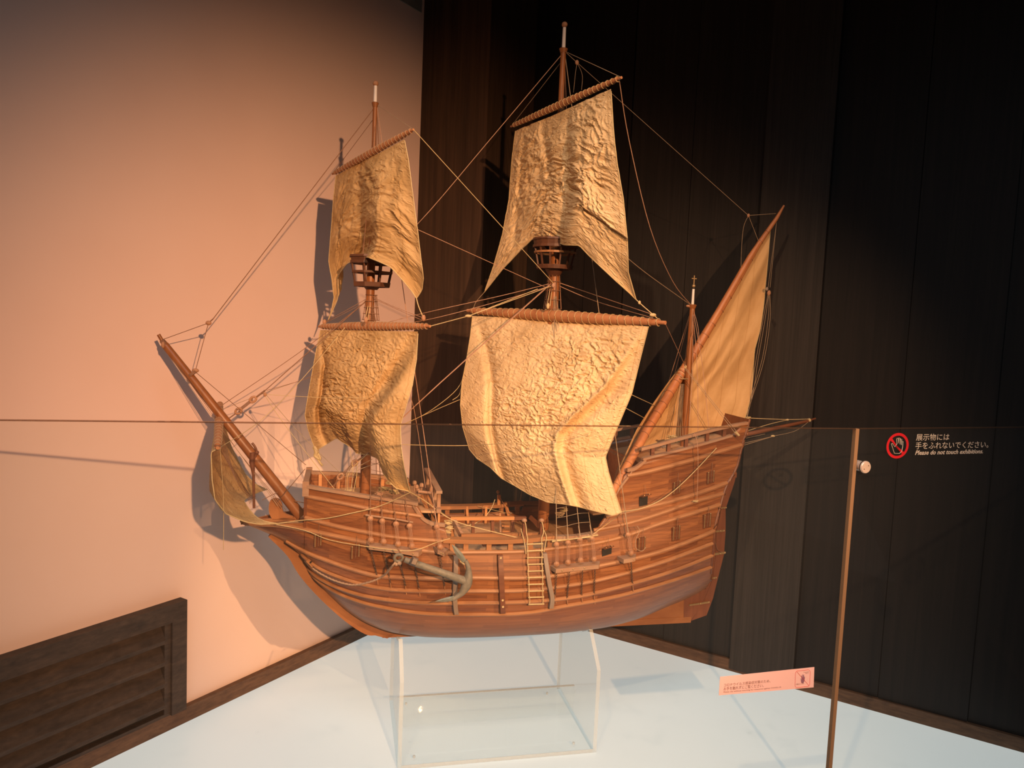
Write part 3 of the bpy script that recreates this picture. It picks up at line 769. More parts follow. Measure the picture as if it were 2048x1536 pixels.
# masts
def mast(name, x0, y0, x1, y1, r0, r1, wx, wy, bx_, by_, rw, rb, cross=False, t=0.0):
    s = uns(L(x1, y1, t))[0]; z0 = uns(L(x0, y0, t))[2]; z1 = uns(L(x1, y1, t))[2]
    o = P(name, MB().tube([S(s, t, z0), S(s, t, (z0+z1)/2), S(s, t, z1)], [r0, (r0+r1)/2, r1], 16), 'mast_wood')
    zw_ = uns(L(wx, wy, t))[2]; zb_ = uns(L(bx_, by_, t))[2]
    P('collar', MB().tube([S(s, t, z1-.012), S(s, t, z1), S(s, t, z1+.002)], [r1*1.1, r1*1.6, r1*1.2], 14), 'mast_wood', o)
    P('white_pole', MB().tube([S(s, t, z1), S(s, t, zw_)], [rw*1.15, rw], 14), 'white_paint', o, label='white painted pole head')
    P('truck_ball', MB().ball(S(s, t, zb_), rb, 14, 10, (1, 1, .95)), 'brass' if cross else 'deadeye_wood', o)
    if cross:
        c = S(s, t, zb_)
        P('cross', MB().beam(c, c+ZV*.034, .0028, .0028, N).beam(c+ZV*.024-U*.0085, c+ZV*.024+U*.0085, .0028, .0028), 'brass', o, False)
    return o, s, z1
SF = uns(L(740, 700))[0]; SM = uns(L(1105, 620))[0]; SZ = uns(L(1384, 620))[0]
zF = lambda y, x=745: uns(L(x, y))[2]
fm, _, _ = mast('mast', 733, 1003, 742.5, 510, .0155, .0125, 742.5, 508, 742.5, 507, .010, .006)
tm_, _, zft = mast('topmast', 742.5, 590, 750.3, 206, .0085, .0065, 751, 171, 751.5, 167, .0048, .0085)
mm, _, _ = mast('mast', 1090, 1058, 1113, 475, .018, .0155, 1113, 474, 1113, 473, .011, .006)
tmm, _, zmt = mast('topmast', 1109, 560, 1127, 98, .0095, .0085, 1127.5, 55, 1128, 49, .0050, .0090)
mz, _, zzt = mast('mast', 1370, 905, 1385, 610, .0125, .0085, 1388, 578, 1389, 572, .0040, .0058, True)
# bowsprit
bp0, bp1 = L(602, 1032), L(330, 690)
bsp = P('bowsprit', MB().tube([bp0, bp0.lerp(bp1, .35), bp1, L(326, 684)], [.0165, .0150, .0105, .006], 14), 'mast_wood')
P('bowsprit_tip', MB().tube([L(328, 688), L(317, 669)], [.0052, .0050], 10), 'mast_wood', bsp)
P('rope_lashing', MB().tube([L(325, 689)+Vector((0, 0, 0)), L(332, 684)], .0115, 10), 'rope_brown', bsp)
for x, y in ((387, 748), (449, 843)):
    d = (bp1-bp0).normalized(); c = L(x-3, y)
    P('rope_lashing', MB().tube([c-d*.004, c+d*.004], .0140, 12), 'rope_brown', bsp)
P('boomkin', MB().tube([L(1470, 876, -.02), L(1490, 869.5, -.02), L(1617, 842, -.02), L(1621, 840, -.02), L(1631, 837, -.02)], [.0085, .0085, .0055, .0035, .0032], 10), 'dark_wood')
# the forked sprit under the bowsprit
P('bow_strut', MB().tube([L(508, 1016, .012), L(507, 950, .012), L(504, 925, .012), L(505, 905, .014)], [.0040, .0042, .0085, .0080], 8), 'dark_wood')
P('strut_cleat', MB().tube(catmull([L(504, 886, .012), L(510, 894, .012), L(513, 905, .012), L(508, 920, .012)], 4), [.0035]*12+[.004], 8).ball(L(514, 905, .012), .006, 8, 6), 'dark_wood')

# crow's nests
def nest(s, pxm, ytop, yband, ymid, yfl, ybot, rt, rb_, n, ph, tilt=0):
    z = [uns(L(pxm, y))[2] for y in (ytop, yband, ymid, yfl, ybot)]
    c = S(s, 0, 0)
    b = MB().ring(c, rt*.97, rt*1.03, z[1], z[0], .004, n, ph).ring(c, rt*1.04, rt*1.04, z[1]-.004, z[1]+.004, .010, n, ph).ring(c, rt*1.07, rt*1.05, z[0]-.003, z[0]+.003, .011, n, ph)
    nb = P('crows_nest', b, 'nest_wood', smooth=False)
    f = (z[2]-z[3])/(z[1]-z[3]); rm = rb_+(rt-rb_)*f
    P('mid_rail', MB().ring(c, rm*1.04, rm*1.05, z[2]-.003, z[2]+.003, .008, n, ph), 'wale_wood' if tilt else 'nest_wood', nb, False)
    fl = MB().ring(c, rb_*1.03, rb_*1.08, z[4], z[3], .012, n, ph)
    vs = [c+ZV*((z[3]+z[4])/2)]+[c+(U*cos(2*pi*k/n+ph)+N*sin(2*pi*k/n+ph))*rb_+ZV*((z[3]+z[4])/2) for k in range(n)]
    fl.add(vs, [(0, 1+k, 1+(k+1) % n) for k in range(n)])
    fl.add([v-ZV*.004 for v in vs], [(0, 1+(k+1) % n, 1+k) for k in range(n)])
    P('platform', fl, 'nest_wood', nb, False)
    P('support', MB().tube([S(s, 0, z[4]-(.022 if tilt else .008)), S(s, 0, z[4])], [.017, rb_*(.55 if tilt else .45)], 12), 'nest_wood', nb)
    nbal = n if n <= 10 else 12
    for k in range(nbal):
        a = 2*pi*k/nbal+ph; d = U*cos(a)+N*sin(a)
        P('baluster', MB().beam(c+d*(rb_*.99)+ZV*z[3], c+d*(rt*.97)+ZV*z[1], .0048, .0042, d), 'nest_wood', nb, False)
nest(SF, 742, 514, 526, 545, 565, 574, .067, .054, 8, pi/8)
nest(SM, 1112, 480, 494, 506, 531, 539, .068, .054, 20, 0, 1)

# ---------------------------------------------------------------- yards
def wrap(a, c, r, turns, mat, parent, n=10, rr_=.0009, f0=.04, f1=.97):
    d = (c-a); dn = d.normalized(); x = dn.cross(ZV).normalized(); y = x.cross(dn)
    for i in range(turns):
        f = f0+(f1-f0)*i/(turns-1); R = r(f)*1.06
        b = MB(); b.tube([a+d*(f+.004*sin(tt_*1.0)*0)+dn*(.003*tt_/6.28)+(x*cos(tt_)+y*sin(tt_))*R for tt_ in [2*pi*k/n for k in range(n+1)]], rr_, 4, cap=False)
        P('lashing_turn', b, mat, parent)
def yard(a, c, rm, re, tip, mat, turns, rope='rope_thin', lab=None):
    d = (c-a).normalized(); Ln = (c-a).length
    rad = lambda f: re+(rm-re)*(1-abs(2*f-1)**1.6)
    fs_ = [0, .1, .25, .5, .75, .9, 1]
    pts = [a]+[a+(c-a)*(.03+.94*f) for f in fs_]+[c]
    rs = [tip]+[rad(f) for f in fs_]+[tip]
    pts = [a, a+(c-a)*.03]+pts[1:-1]+[a+(c-a)*.97, c]; rs = [tip, tip*1.05]+rs[1:-1]+[tip*1.05, tip]
    o = P('yard', MB().tube(pts, rs, 14), mat, label=lab)
    wrap(a, c, rad, turns, rope, o)
    return o
MYa, MYb = K(935, 621, 2.62), K(1331, 645.5, 2.05)
y_main = yard(MYa, MYb, .0185, .0095, .0055, 'spar_wood', 30, 'rope_light')
MTa, MTb = K(1022, 253, 2.54), K(1243, 155, 1.98)
y_mtop = yard(MTa, MTb, .0105, .0065, .0035, 'spar_wood', 28, 'rope_light')
FYa, FYb = K(638, 653, 2.40), K(860, 652.5, 2.02)
y_fore = yard(FYa, FYb, .0135, .0070, .0040, 'spar_wood', 32)
FTa, FTb = K(665, 348, 2.37), K(827, 259, 1.98)
y_ftop = yard(FTa, FTb, .0098, .0058, .0032, 'spar_wood', 26)
SPa, SPb = K(440, 806, 2.38), K(435, 896, 1.86)
y_spr = yard(SPa, SPb, .0112, .0085, .0045, 'spar_wood', 18)
# lateen yard (bent)
lat = [(1568, 411), (1553, 437), (1518, 487), (1460, 587), (1417, 658), (1387, 708), (1357, 757), (1323, 813), (1292, 863), (1250, 940), (1222, 990)]
lr = [.0032, .0066, .0088, .0120, .0138, .0150, .0155, .0155, .0150, .0136, .0110]
TL_ = -.035
def lat_t(y): return TL_+max(0, (y-735)/(990-735))*.225
lp = [L(x, y, lat_t(y)) for x, y in lat]
y_lat = P('lateen_yard', MB().tube(lp, lr, 14), 'lateen_wood', label='long slanting lateen yard of the aftermost mast')
P('yard_fish', MB().tube([L(1519, 484, TL_+.003), L(1500, 514, TL_+.003), L(1440, 618, TL_+.003), L(1388, 704, TL_+.003)], [.006, .0095, .011, .010], 10), 'lateen_wood', y_lat)
acc = 0
for i in range(1, 26):
    f = i/26*(len(lp)-1); j = min(int(f), len(lp)-2); p = lp[j].lerp(lp[j+1], f-j); r = lr[j]+(lr[j+1]-lr[j])*(f-j); dn = (lp[j+1]-lp[j]).normalized()
    x = dn.cross(N).normalized(); y = x.cross(dn)
    if i < 4: continue
    P('lashing_turn', MB().tube([p+dn*.004*k/12+(x*cos(2*pi*k/12)+y*sin(2*pi*k/12))*r*1.07 for k in range(13)], .0008, 4, cap=False), 'rope_brown', y_lat)
for k in range(4):
    p = lp[5].lerp(lp[6], .7+.12*k); dn = (lp[6]-lp[5]).normalized(); x = dn.cross(N).normalized(); y = x.cross(dn)
    P('sling', MB().tube([p+(x*cos(2*pi*q/12)+y*sin(2*pi*q/12))*.0150 for q in range(13)], .0011, 4, cap=False), 'rope_light', y_lat)

# ---------------------------------------------------------------- sails
def rs(poly, n):                              # resample polyline
    poly = [Vector(p) for p in poly]; ac = [0]
    for a, b_ in zip(poly, poly[1:]): ac.append(ac[-1]+(b_-a).length)
    out = []
    for i in range(n+1):
        t = ac[-1]*i/n; j = 0
        while j < len(ac)-2 and ac[j+1] < t: j += 1
        out.append(poly[j].lerp(poly[j+1], (t-ac[j])/max(ac[j+1]-ac[j], 1e-9)))
    return out
def ridged(p, oct_=3):
    a = 0; w = 1; q = Vector(p)
    for _ in range(oct_):
        a += w*(1-2*abs(noise.noise(q))); q = q*2.13+Vector((3.1, 1.7, 9.2)); w *= .5
    return a
def dist_line(u, v, ln):                      # signed horizontal distance to polyline u(v)
    for (u0, v0), (u1, v1) in zip(ln, ln[1:]):
        if v0 <= v <= v1: return u-(u0+(u1-u0)*(v-v0)/max(v1-v0, 1e-6))
    return None
def sail(name, top, bot, left, right, nu, nv, disp, mat='sail_cloth', rope='rope_light', label=None, wr=(16, 24), wamp=.0035, seed=0, size=(.6, .6), mask=None, dk=1.2):
    T, Bt, Lf, R = rs(top, nu), rs(bot, nu), rs(left, nv), rs(right, nv)
    b = MB(); uv = []
    G = [[None]*(nu+1) for _ in range(nv+1)]
    for j in range(nv+1):
        v = j/nv
        for i in range(nu+1):
            u = i/nu
            G[j][i] = (Lf[j]*(1-u)+R[j]*u)+(T[i]*(1-v)+Bt[i]*v)-(T[0]*(1-u)*(1-v)+T[nu]*u*(1-v)+Bt[0]*(1-u)*v+Bt[nu]*u*v)
    nrm = (T[nu]-T[0]).cross(Lf[nv]-T[0]).normalized()
    if nrm.dot(CAM-G[nv//2][nu//2]) < 0: nrm = -nrm
    for j in range(nv+1):
        v = j/nv
        for i in range(nu+1):
            u = i/nu; p = G[j][i]
            e = min(1, v*8)
            w = noise.noise(Vector((u*3+seed, v*3, seed)))*.6+.7
            q = Vector((u*size[0]*wr[0]+seed, v*size[1]*wr[1], seed*1.3))
            q += Vector((noise.noise(q*.5), noise.noise(q*.5+Vector((5, 5, 5))), 0))*1.1
            h = ridged(q)*wamp*w*(.35+.65*e)*(mask(u, v) if mask else 1)*min(1, .12+min(u, 1-u)*9)*min(1, .3+(1-v)*8)
            cr = min(1.0, 5*math.hypot(u, 1-v), 5*math.hypot(1-u, 1-v)); b.v.append(p+nrm*(h*cr)+(CAM-p).normalized()*(disp(u, v)*cr*dk)); uv.append((u*size[0], -v*size[1]))
    for j in range(nv):
        for i in range(nu):
            a = j*(nu+1)+i; b.f.append((a, a+nu+1, a+nu+2, a+1))
    b.uv = uv
    o = P(name, b, mat, label=label)
    n1 = nu+1
    edge = [b.v[j*n1] for j in range(0, nv+1, 3)]+[b.v[nv*n1+i] for i in range(0, nu+1, 3)]+[b.v[j*n1+nu] for j in range(nv, -1, -3)]
    P('bolt_rope', MB().tube(edge, .0014, 5), rope, o)
    return o, b.v, n1
def bell(x, w): return math.exp(-(x/w)**2)
def sstep(x, w): return 1/(1+math.exp(-max(-40, min(40, x/w))))
# main course
def dm(u, v):
    h = .045*sin(pi*min(1, max(0, u)))*sin(pi*min(1, v*.9+.05))
    d = dist_line(u, v, [(.03, 0), (.14, .27), (.23, .5), (.27, .75), (.30, 1.0)])
    if d is not None: h += -.020*bell(d, .035)*min(1, v*4)+.018*sstep(-d-.02, .02)*min(1, v*3)
    d = dist_line(u, v, [(.985, 0), (.86, .33), (.70, .62), (.72, .80), (.74, 1.0)])
    if d is not None: h += .016*bell(d, .018)*min(1, v*3)-.022*bell(d-.05, .04)*min(1, v*3)
    h += .010*noise.noise(Vector((u*5, v*4, 1)))*min(1, v*3)
    return h
def mask_main(u, v):
    a = dist_line(u, v, [(.03, 0), (.14, .27), (.23, .5), (.27, .75), (.30, 1.0)]); c = dist_line(u, v, [(.985, 0), (.86, .33), (.70, .62), (.72, .80), (.74, 1.0)])
    return .22+.78*sstep(a or 0, .015)*(1-.6*sstep(c or 0, .015))
def mask_fore(u, v):
    a = dist_line(u, v, [(.0, 0), (.13, .3), (.16, .6), (.10, .9), (.1, 1.0)]); c = dist_line(u, v, [(.99, 0), (.84, .25), (.70, .5), (.60, .75), (.52, 1.0)])
    return .2+.8*sstep(a or 0, .012)*(1-.7*sstep((c or 0)-.03, .012))
mc = sail('sail', [K(945, 632, 2.595), K(1060, 637, 2.42), K(1180, 645, 2.25), K(1297, 653, 2.085)],
     [K(939, 899, 2.45), K(954, 917, 2.42), K(981, 935, 2.38), K(1002, 956, 2.35), K(1029, 971, 2.32), K(1059, 989, 2.28), K(1096, 1005, 2.24), K(1125, 1008, 2.21), K(1154.5, 1013, 2.19), K(1178, 1019, 2.18), K(1226, 1031, 2.155), K(1243, 1025, 2.15)],
     [K(945, 632, 2.595), K(941, 670, 2.57), K(933, 720, 2.53), K(924, 765, 2.51), K(921, 810, 2.48), K(925.5, 854, 2.46), K(939, 899, 2.45)],
     [K(1297, 653, 2.085), K(1280, 720, 2.11), K(1264, 786, 2.14), K(1229, 869, 2.17), K(1211, 914, 2.19), K(1217, 944, 2.18), K(1229, 983, 2.165), K(1243, 1025, 2.15)],
     220, 210, dm, 'sail_cloth', seed=1.3, size=(.62, .56), wr=(46, 76), wamp=.0066, mask=mask_main, label='largest square sail, finely crumpled cream canvas')
# main topsail
def dt(u, v):
    h = .030*sin(pi*u)*sin(pi*min(1, v))
    d = dist_line(u, v, [(.60, 0), (.60, .3), (.62, .6), (.56, 1.0)])
    if d is not None: h += .040*sstep(d-.03, .012)*min(1, v*3+.1)-.014*bell(d, .05)
    d = dist_line(u, v, [(.80, .05), (.74, .30), (.70, .7)])
    if d is not None: h += .012*sstep(d, .008)
    d = dist_line(u, v, [(.32, 0), (.38, .25), (.44, .5)])
    if d is not None: h += -.014*bell(d, .035)
    d = dist_line(u, v, [(.13, .0), (.14, .3), (.12, .5), (.20, .9)])
    if d is not None: h += -.010*bell(d, .03)
    h += .012*noise.noise(Vector((u*4+3, v*4, 7)))
    return h*min(1, .25+v*3)
mt = sail('sail', [K(1031, 262, 2.515), K(1095, 236, 2.34), K(1160, 207, 2.16), K(1222, 178, 2.01)],
     [K(969, 584, 2.62), K(1007, 537, 2.55), K(1044, 499, 2.46), K(1066, 477, 2.40), K(1088, 474, 2.34), K(1129, 490, 2.25), K(1160, 491, 2.19), K(1179, 512, 2.17), K(1229, 559, 2.11), K(1260, 587, 2.08), K(1272, 599, 2.07)],
     [K(1031, 262, 2.515), K(1024, 320, 2.55), K(1018, 400, 2.59), K(1005, 470, 2.6), K(988, 530, 2.61), K(969, 584, 2.62)],
     [K(1222, 178, 2.01), K(1228, 270, 2.03), K(1235, 330, 2.05), K(1247, 400, 2.05), K(1255, 480, 2.05), K(1257, 545, 2.06), K(1272, 599, 2.07)],
     180, 200, dt, 'sail_cloth', seed=4.1, size=(.5, .62), wr=(30, 36), wamp=.0072, label='square topsail of the tallest mast, brightly lit at its right edge')
# fore topsail
def df(u, v):
    h = .026*sin(pi*u)*sin(pi*min(1, v))
    d = dist_line(u, v, [(.42, 0), (.46, .4), (.50, 1.0)])
    if d is not None: h += .020*sstep(d-.02, .02)-.012*bell(d+.05, .07)
    d = dist_line(u, v, [(.93, 0), (.80, .5), (.88, 1.0)])
    if d is not None: h += .010*sstep(d, .01)
    h += .012*noise.noise(Vector((u*4, v*4, 3)))
    return h*min(1, .25+v*3)
ft = sail('sail', [K(672, 351, 2.35), K(718, 327, 2.24), K(765, 303, 2.12), K(809, 279, 2.02)],
     [K(656, 641, 2.43), K(667, 618, 2.42), K(677, 595, 2.41), K(676, 552, 2.38), K(695, 527, 2.34), K(720, 514, 2.28), K(730, 514, 2.23), K(738, 515, 2.12), K(758, 523, 2.10), K(782, 534, 2.08), K(805, 560, 2.07), K(824, 583, 2.06), K(833, 597, 2.05)],
     [K(672, 351, 2.35), K(667, 400, 2.36), K(663, 457, 2.38), K(657.5, 523, 2.4), K(664.5, 562, 2.41), K(668, 595, 2.42), K(663, 622, 2.43), K(656, 641, 2.43)],
     [K(809, 279, 2.02), K(817, 320, 2.02), K(826, 390, 2.02), K(834, 450, 2.02), K(840, 500, 2.03), K(847, 555, 2.04), K(844, 580, 2.05), K(833, 597, 2.05)],
     110, 130, df, 'old_sail_cloth', seed=8.2, size=(.42, .5), wr=(26, 30), wamp=.0060, label='small square topsail of the left mast, yellowed')
# fore course
def dc(u, v):
    h = .040*sin(pi*u)*sin(pi*min(1, v*.85+.1))
    d = dist_line(u, v, [(.0, 0), (.13, .3), (.16, .6), (.10, .9), (.1, 1.0)])
    if d is not None: h += .014*sstep(-d-.03, .012)*min(1, v*3)-.018*bell(d, .03)*min(1, v*3)
    d = dist_line(u, v, [(.99, 0), (.84, .25), (.70, .5), (.60, .75), (.52, 1.0)])
    if d is not None: h += .052*sstep(d-.05, .011)*min(1, v*2.5)-.016*bell(d+.02, .05)
    h += .012*noise.noise(Vector((u*4, v*4, 13)))
    return h*min(1, .2+v*3)
fc = sail('sail', [K(641, 660, 2.38), K(705, 661, 2.26), K(770, 662, 2.15), K(836, 663, 2.05)],
     [K(632, 902, 2.36), K(642, 895, 2.35), K(660, 884, 2.33), K(674, 876, 2.31), K(687, 885, 2.29), K(704, 895, 2.27), K(714, 907, 2.25), K(739, 910, 2.22), K(756, 917, 2.19), K(768, 949, 2.15), K(780, 965, 2.13), K(793, 977, 2.10), K(820, 983, 2.06)],
     [K(641, 660, 2.38), K(631, 710, 2.38), K(620, 770, 2.37), K(610, 830, 2.36), K(616, 858, 2.36), K(625, 885, 2.36), K(632, 902, 2.36)],
     [K(836, 663, 2.05), K(833, 719, 2.06), K(825, 770, 2.06), K(810, 820, 2.06), K(801, 850, 2.06), K(802, 890, 2.05), K(808, 935, 2.05), K(820, 983, 2.06)],
     170, 170, dc, 'old_sail_cloth', seed=12.2, size=(.44, .48), wr=(44, 66), wamp=.0060, mask=mask_fore, dk=1.6, label='lower square sail of the left mast with a dark diagonal fold')
P('sail_knot', MB().tube(catmull([K(629, 893, 2.36), K(633, 903, 2.36), K(630, 912, 2.36), K(640, 918, 2.36), K(636, 908, 2.36), K(634, 914, 2.36), K(639, 924, 2.36), K(645, 932, 2.36)], 4), [.008]*6+[.0055]*8+[.004]*15, 7), 'rope_light', fc[0])
# spritsail under the bowsprit
def dsp(u, v): return .020*noise.noise(Vector((u*3, v*4, 23)))*min(1, v*2)
ss = sail('sail', [K(437, 896, 1.87), K(438, 868, 2.02), K(440, 838, 2.2), K(441, 812, 2.35)],
     [K(553, 1047, 1.98), K(530, 1043, 1.97), K(512, 1034, 2.0), K(497, 1018, 2.05), K(487, 1002, 2.12), K(500, 992, 2.22), K(516, 985, 2.30), K(534, 979, 2.36)],
     [K(437, 896, 1.87), K(422, 905, 1.87), K(424, 960, 1.86), K(430, 1000, 1.87), K(452, 1028, 1.89), K(490, 1044, 1.92), K(520, 1049, 1.95), K(553, 1047, 1.98)],
     [K(441, 812, 2.35), K(450, 850, 2.36), K(461, 890, 2.37), K(478, 925, 2.37), K(492, 950, 2.37), K(510, 968, 2.37), K(534, 979, 2.36)],
     80, 100, dsp, 'old_sail_cloth', seed=17.2, size=(.4, .4), wr=(14, 14), wamp=.003, label='sail hanging under the bowsprit at the far left')
# lateen sail
def dl(u, v):
    h = .006*sin(2*pi*(u*1.3+v*2.2))*min(1, v*4)+.012*sin(pi*u)*sin(pi*v)
    h += .012*noise.noise(Vector(((u-v*.6)*9, (u+v)*1.5, 31)))*min(1, min(v, 1-v)*6+.2)
    return h
tl = TL_-.014
lt = sail('sail', [L(1541, 455, tl), L(1500, 518, tl), L(1455, 590, tl), L(1409, 662, tl), L(1372, 717, tl), L(1330, 771, lat_t(771)-.014), L(1303, 809, lat_t(809)-.014), L(1271, 860, lat_t(860)-.014), L(1236, 935, lat_t(935)-.014), L(1230, 975, lat_t(975)-.014)],
     [L(1490, 838, tl+.02), L(1470, 845, tl), L(1440, 852, tl), L(1400, 863, tl), L(1355, 873, tl), L(1320, 882, tl), L(1290, 893, tl), L(1262, 908, tl), L(1246, 945, lat_t(945)-.014), L(1236, 975, lat_t(975)-.014)],
     [L(1541, 455, tl), L(1539, 480, tl), L(1532, 560, tl), L(1527, 615, tl), L(1520, 660, tl), L(1509, 700, tl), L(1506, 745, tl), L(1503, 790, tl+.01), L(1490, 838, tl+.02)],
     [L(1232, 975, lat_t(975)-.014), L(1233, 975, lat_t(975)-.014), L(1236, 975, lat_t(975)-.014)],
     130, 110, dl, 'lateen_cloth', seed=25.2, size=(.7, .5), wr=(8, 8), wamp=.0016, label='triangular sail at the right on its slanting yard')

# ---------------------------------------------------------------- rigging
def rope(name, pts, r, mat, sag=0, parent=None, label=None):
    pts = [Vector(p) for p in pts]
    if sag and len(pts) == 2:
        a, c = pts; pts = [a.lerp(c, k/12)-ZV*(sag*4*(k/12)*(1-k/12)) for k in range(13)]
    elif len(pts) > 2: pts = catmull(pts, 5)
    return P(name, MB().tube(pts, r, 5), mat, parent, label=label)
def block(p, r=.007, mat='deadeye_wood', ax=(1, .6, 1.3)): return P('block', MB().ball(p, r, 10, 8, ax), mat)
TF = S(SF, 0, zft-.004); TM = S(SM, 0, zmt-.006); TZ = S(SZ, 0, zzt-.004)
MF = S(SF, 0, uns(L(742, 592))[2]); MM = S(SM, 0, uns(L(1110, 562))[2])
# topmast stays
j1 = L(426, 638); b1 = L(417, 646)
rope('topmast_stay', [TF, j1], .0012, 'rope_brown'); P('splice', MB().tube([j1, b1], .0018, 6), 'rope_brown'); block(b1, .0075, ax=(1.1, .6, .9))
rope('stay_leg', [b1, L(323, 680)], .0010, 'rope_brown'); rope('stay_leg', [b1, L(391, 741)], .0010, 'rope_brown')
block(L(391, 741), .0075, ax=(1.3, .6, .8)); block(L(326, 690, .01), .007, ax=(.7, .6, 1.3))
rope('bowsprit_tackle', [L(391, 744), L(612, 930, .08)], .0010, 'rope_brown')
for k in (0, 1, 2): rope('bowsprit_line', [L(328, 694, .006), L(400+k*6, 800+k*2, .01+.004*k), L(470, 894, .012), L(540+k*4, 990, .02), L(556+k*8, 1012+k*4, .03)], .0007, 'rope_brown' if k else 'rope_thin')
rope('bow_line', [L(556, 1003, .03), L(610, 938, .085)], .0010, 'rope_brown')
rope('bow_line', [L(524, 1000, .03), L(556, 984, .03)], .0010, 'rope_brown')
rope('bow_line', [L(590, 1002, .03), L(610, 1006, .05)], .0012, 'rope_brown')
# forestay with heart blocks
h1, h2 = L(506, 799), L(477, 822)
for d in (-.003, .003):
    rope('forestay', [MF+N*d, L(528, 783, d)], .0013, 'rope_brown')
P('stay_seizing', MB().tube([L(530, 781), L(513, 794)], .0026, 8), 'rope_brown')
P('stay_seizing', MB().tube([L(470, 828), L(449, 843)], .0018, 8), 'rope_brown')
def heart(c, d):
    x = d.normalized(); y = x.cross(N)
    return P('heart_block', MB().tube([c+(x*cos(2*pi*k/14)*.0098+y*sin(2*pi*k/14)*.0068) for k in range(15)], .0034, 8, cap=False), 'deadeye_wood')
heart(h1, h1-h2); heart(h2, h1-h2)
for d in (-.004, -.001, .002, .005): rope('lanyard', [h1+ZV*d, h2+ZV*d], .0010, 'rope_brown')
block(L(530, 789, .01), .005)
rope('bowline', [L(530, 791, .01), L(570, 850, .03), L(672, 982, .12)], .0008, 'rope_light')
rope('bowline', [L(533, 790, .01), L(600, 867, .04), L(687, 952, .10)], .0008, 'rope_thin')
rope('bowline', [L(533, 789, .01), L(640, 795, .05), L(690, 794, .12), L(735, 795, .16), L(775, 775, .2)], .0007, 'rope_light')
rope('bowline', [L(533, 781, .01), L(605, 760, .02), L(640, 745, .02)], .0007, 'rope_brown')
rope('bowline', [L(446, 809, -.06), L(600, 704, -.03), MF+ZV*-.005], .0009, 'rope_brown')
rope('bowline', [L(449, 817, -.06), L(540, 782, -.03), L(604, 760, 0)], .0007, 'rope_thin')
rope('spritsail_line', [K(443, 893, 1.87), L(520, 842, .04), L(600, 763, .02), L(690, 655, .03)], .0009, 'rope_light')
rope('spritsail_line', [K(440, 897, 1.87), L(447, 1000, .3), L(447, 1100, .3)], .0007, 'rope_light')
for k in range(9):
    rope('sail_net_line', [K(437+k*1.2, 895-k*3, 1.88+k*.03), K(450+k*3, 915+k*6, 1.95), K(478+k*3, 955+k*5, 2.05), K(500-k*1.5+k*3, 1008-k*2, 2.1)], .0006, 'rope_brown')
# main stay (double) with its hearts by the foremast
for d in (-.005, .005):
    rope('main_stay', [MM+N*d, L(830, 812, .09+d), L(757, 891, .05+d)], .0016, 'rope_pink')
    rope('main_stay_leg', [L(757, 891, .05+d), L(742, 908, .05+d)], .0016, 'rope_brown')
hh1, hh2 = L(709, 926, .05), L(681, 953, .05)
heart(hh1, hh1-hh2); heart(hh2, hh1-hh2)
P('stay_strop', MB().tube([L(757, 891, .05), hh1], .0028, 8), 'rope_brown'); P('stay_strop', MB().tube([hh2, L(668, 972, .04)], .0024, 8), 'rope_brown')
for d in (-.004, .0, .004): rope('lanyard', [hh1+ZV*d, hh2+ZV*d], .0011, 'rope_brown')
for i, (x, y) in enumerate(((722, 905), (735, 908), (745, 918), (700, 900), (760, 925), (714, 928))):
    rope('running_line', [L(x, y, .06), L(694+i*4, 945, .07), L(692+i*3, 983, .08)], .0009, 'rope_light' if i % 2 else 'rope_thin')
def tangle(name, c, r, n, mat, k=5, rr_=.0011, sc=(1.2, .8, .8)):
    rnd = random.Random(n); b = MB()
    pts = []
    for i in range(k*6):
        a = i*1.9+rnd.random(); q = rnd.random()*.5+.5
        pts.append(c+U*(cos(a)*r*q*sc[0])+N*(sin(a)*r*q*sc[1])+ZV*(r*sc[2]*(rnd.random()-.3)))
    b.tube(catmull(pts, 4), rr_, 5)
    return P(name, b, mat)
tangle('rope_coil', L(694, 984, .09), .012, 1, 'rope_light')
for i, (x, y, t, r, m) in enumerate(((768, 980, .06, .016, 'rope_light'), (781, 966, .04, .014, 'rope_light'), (788, 985, .08, .014, 'rope_light'), (758, 990, .1, .012, 'rope_pink'),
        (896, 1046, .12, .012, 'rope_light'), (898, 1056, .13, .012, 'rope_light'), (896, 1064, .14, .010, 'rope_light'),
        (1345, 876, .05, .018, 'rope_light'), (1352, 882, .08, .012, 'rope_light'), (1392, 872, .06, .012, 'rope_thin'), (1420, 860, .04, .012, 'rope_thin'), (1262, 884, .02, .012, 'grey_wood'),
        (1120, 1030, .10, .014, 'rope_thin'), (1128, 1020, .10, .012, 'rope_light'), (1435, 857, .06, .010, 'rope_thin'), (1330, 895, .07, .010, 'grey_wood'))):
    tangle('rope_coil', L(x, y, t), r, i+3, m)
# lines from the main masthead forward
rope('brace', [L(1097, 573, .02), L(1000, 602, .05), L(852, 640, .05), L(742, 655, -.02)], .0009, 'rope_pink')
rope('brace', [L(1097, 568, .02), L(1000, 592, .05), L(848, 626, .05), L(738, 655, -.02)], .0009, 'rope_pink')
kn = L(937, 632, .13)
rope('brace', [L(1103, 572, .02), kn], .0011, 'rope_light'); rope('brace', [L(1075, 578, .03), kn], .0011, 'rope_light')
rope('brace', [kn, FYb], .0012, 'rope_light'); block(kn, .0055, 'rope_light', (1.8, .8, .8))
rope('topyard_brace', [FTb, L(1108, 568, .03)], .0010, 'rope_light'); block(L(1107, 571, .03), .0055, 'rope_pink')
rope('leech_line', [ft[1][70*ft[2]+110] if False else K(835, 459, 2.02), L(1072, 566, .03), L(1092, 574, .02)], .0009, 'rope_pink')
rope('main_topmast_stay', [TM, L(975, 285, 0), L(836, 447, 0), MF+ZV*.10], .0011, 'rope_pink')
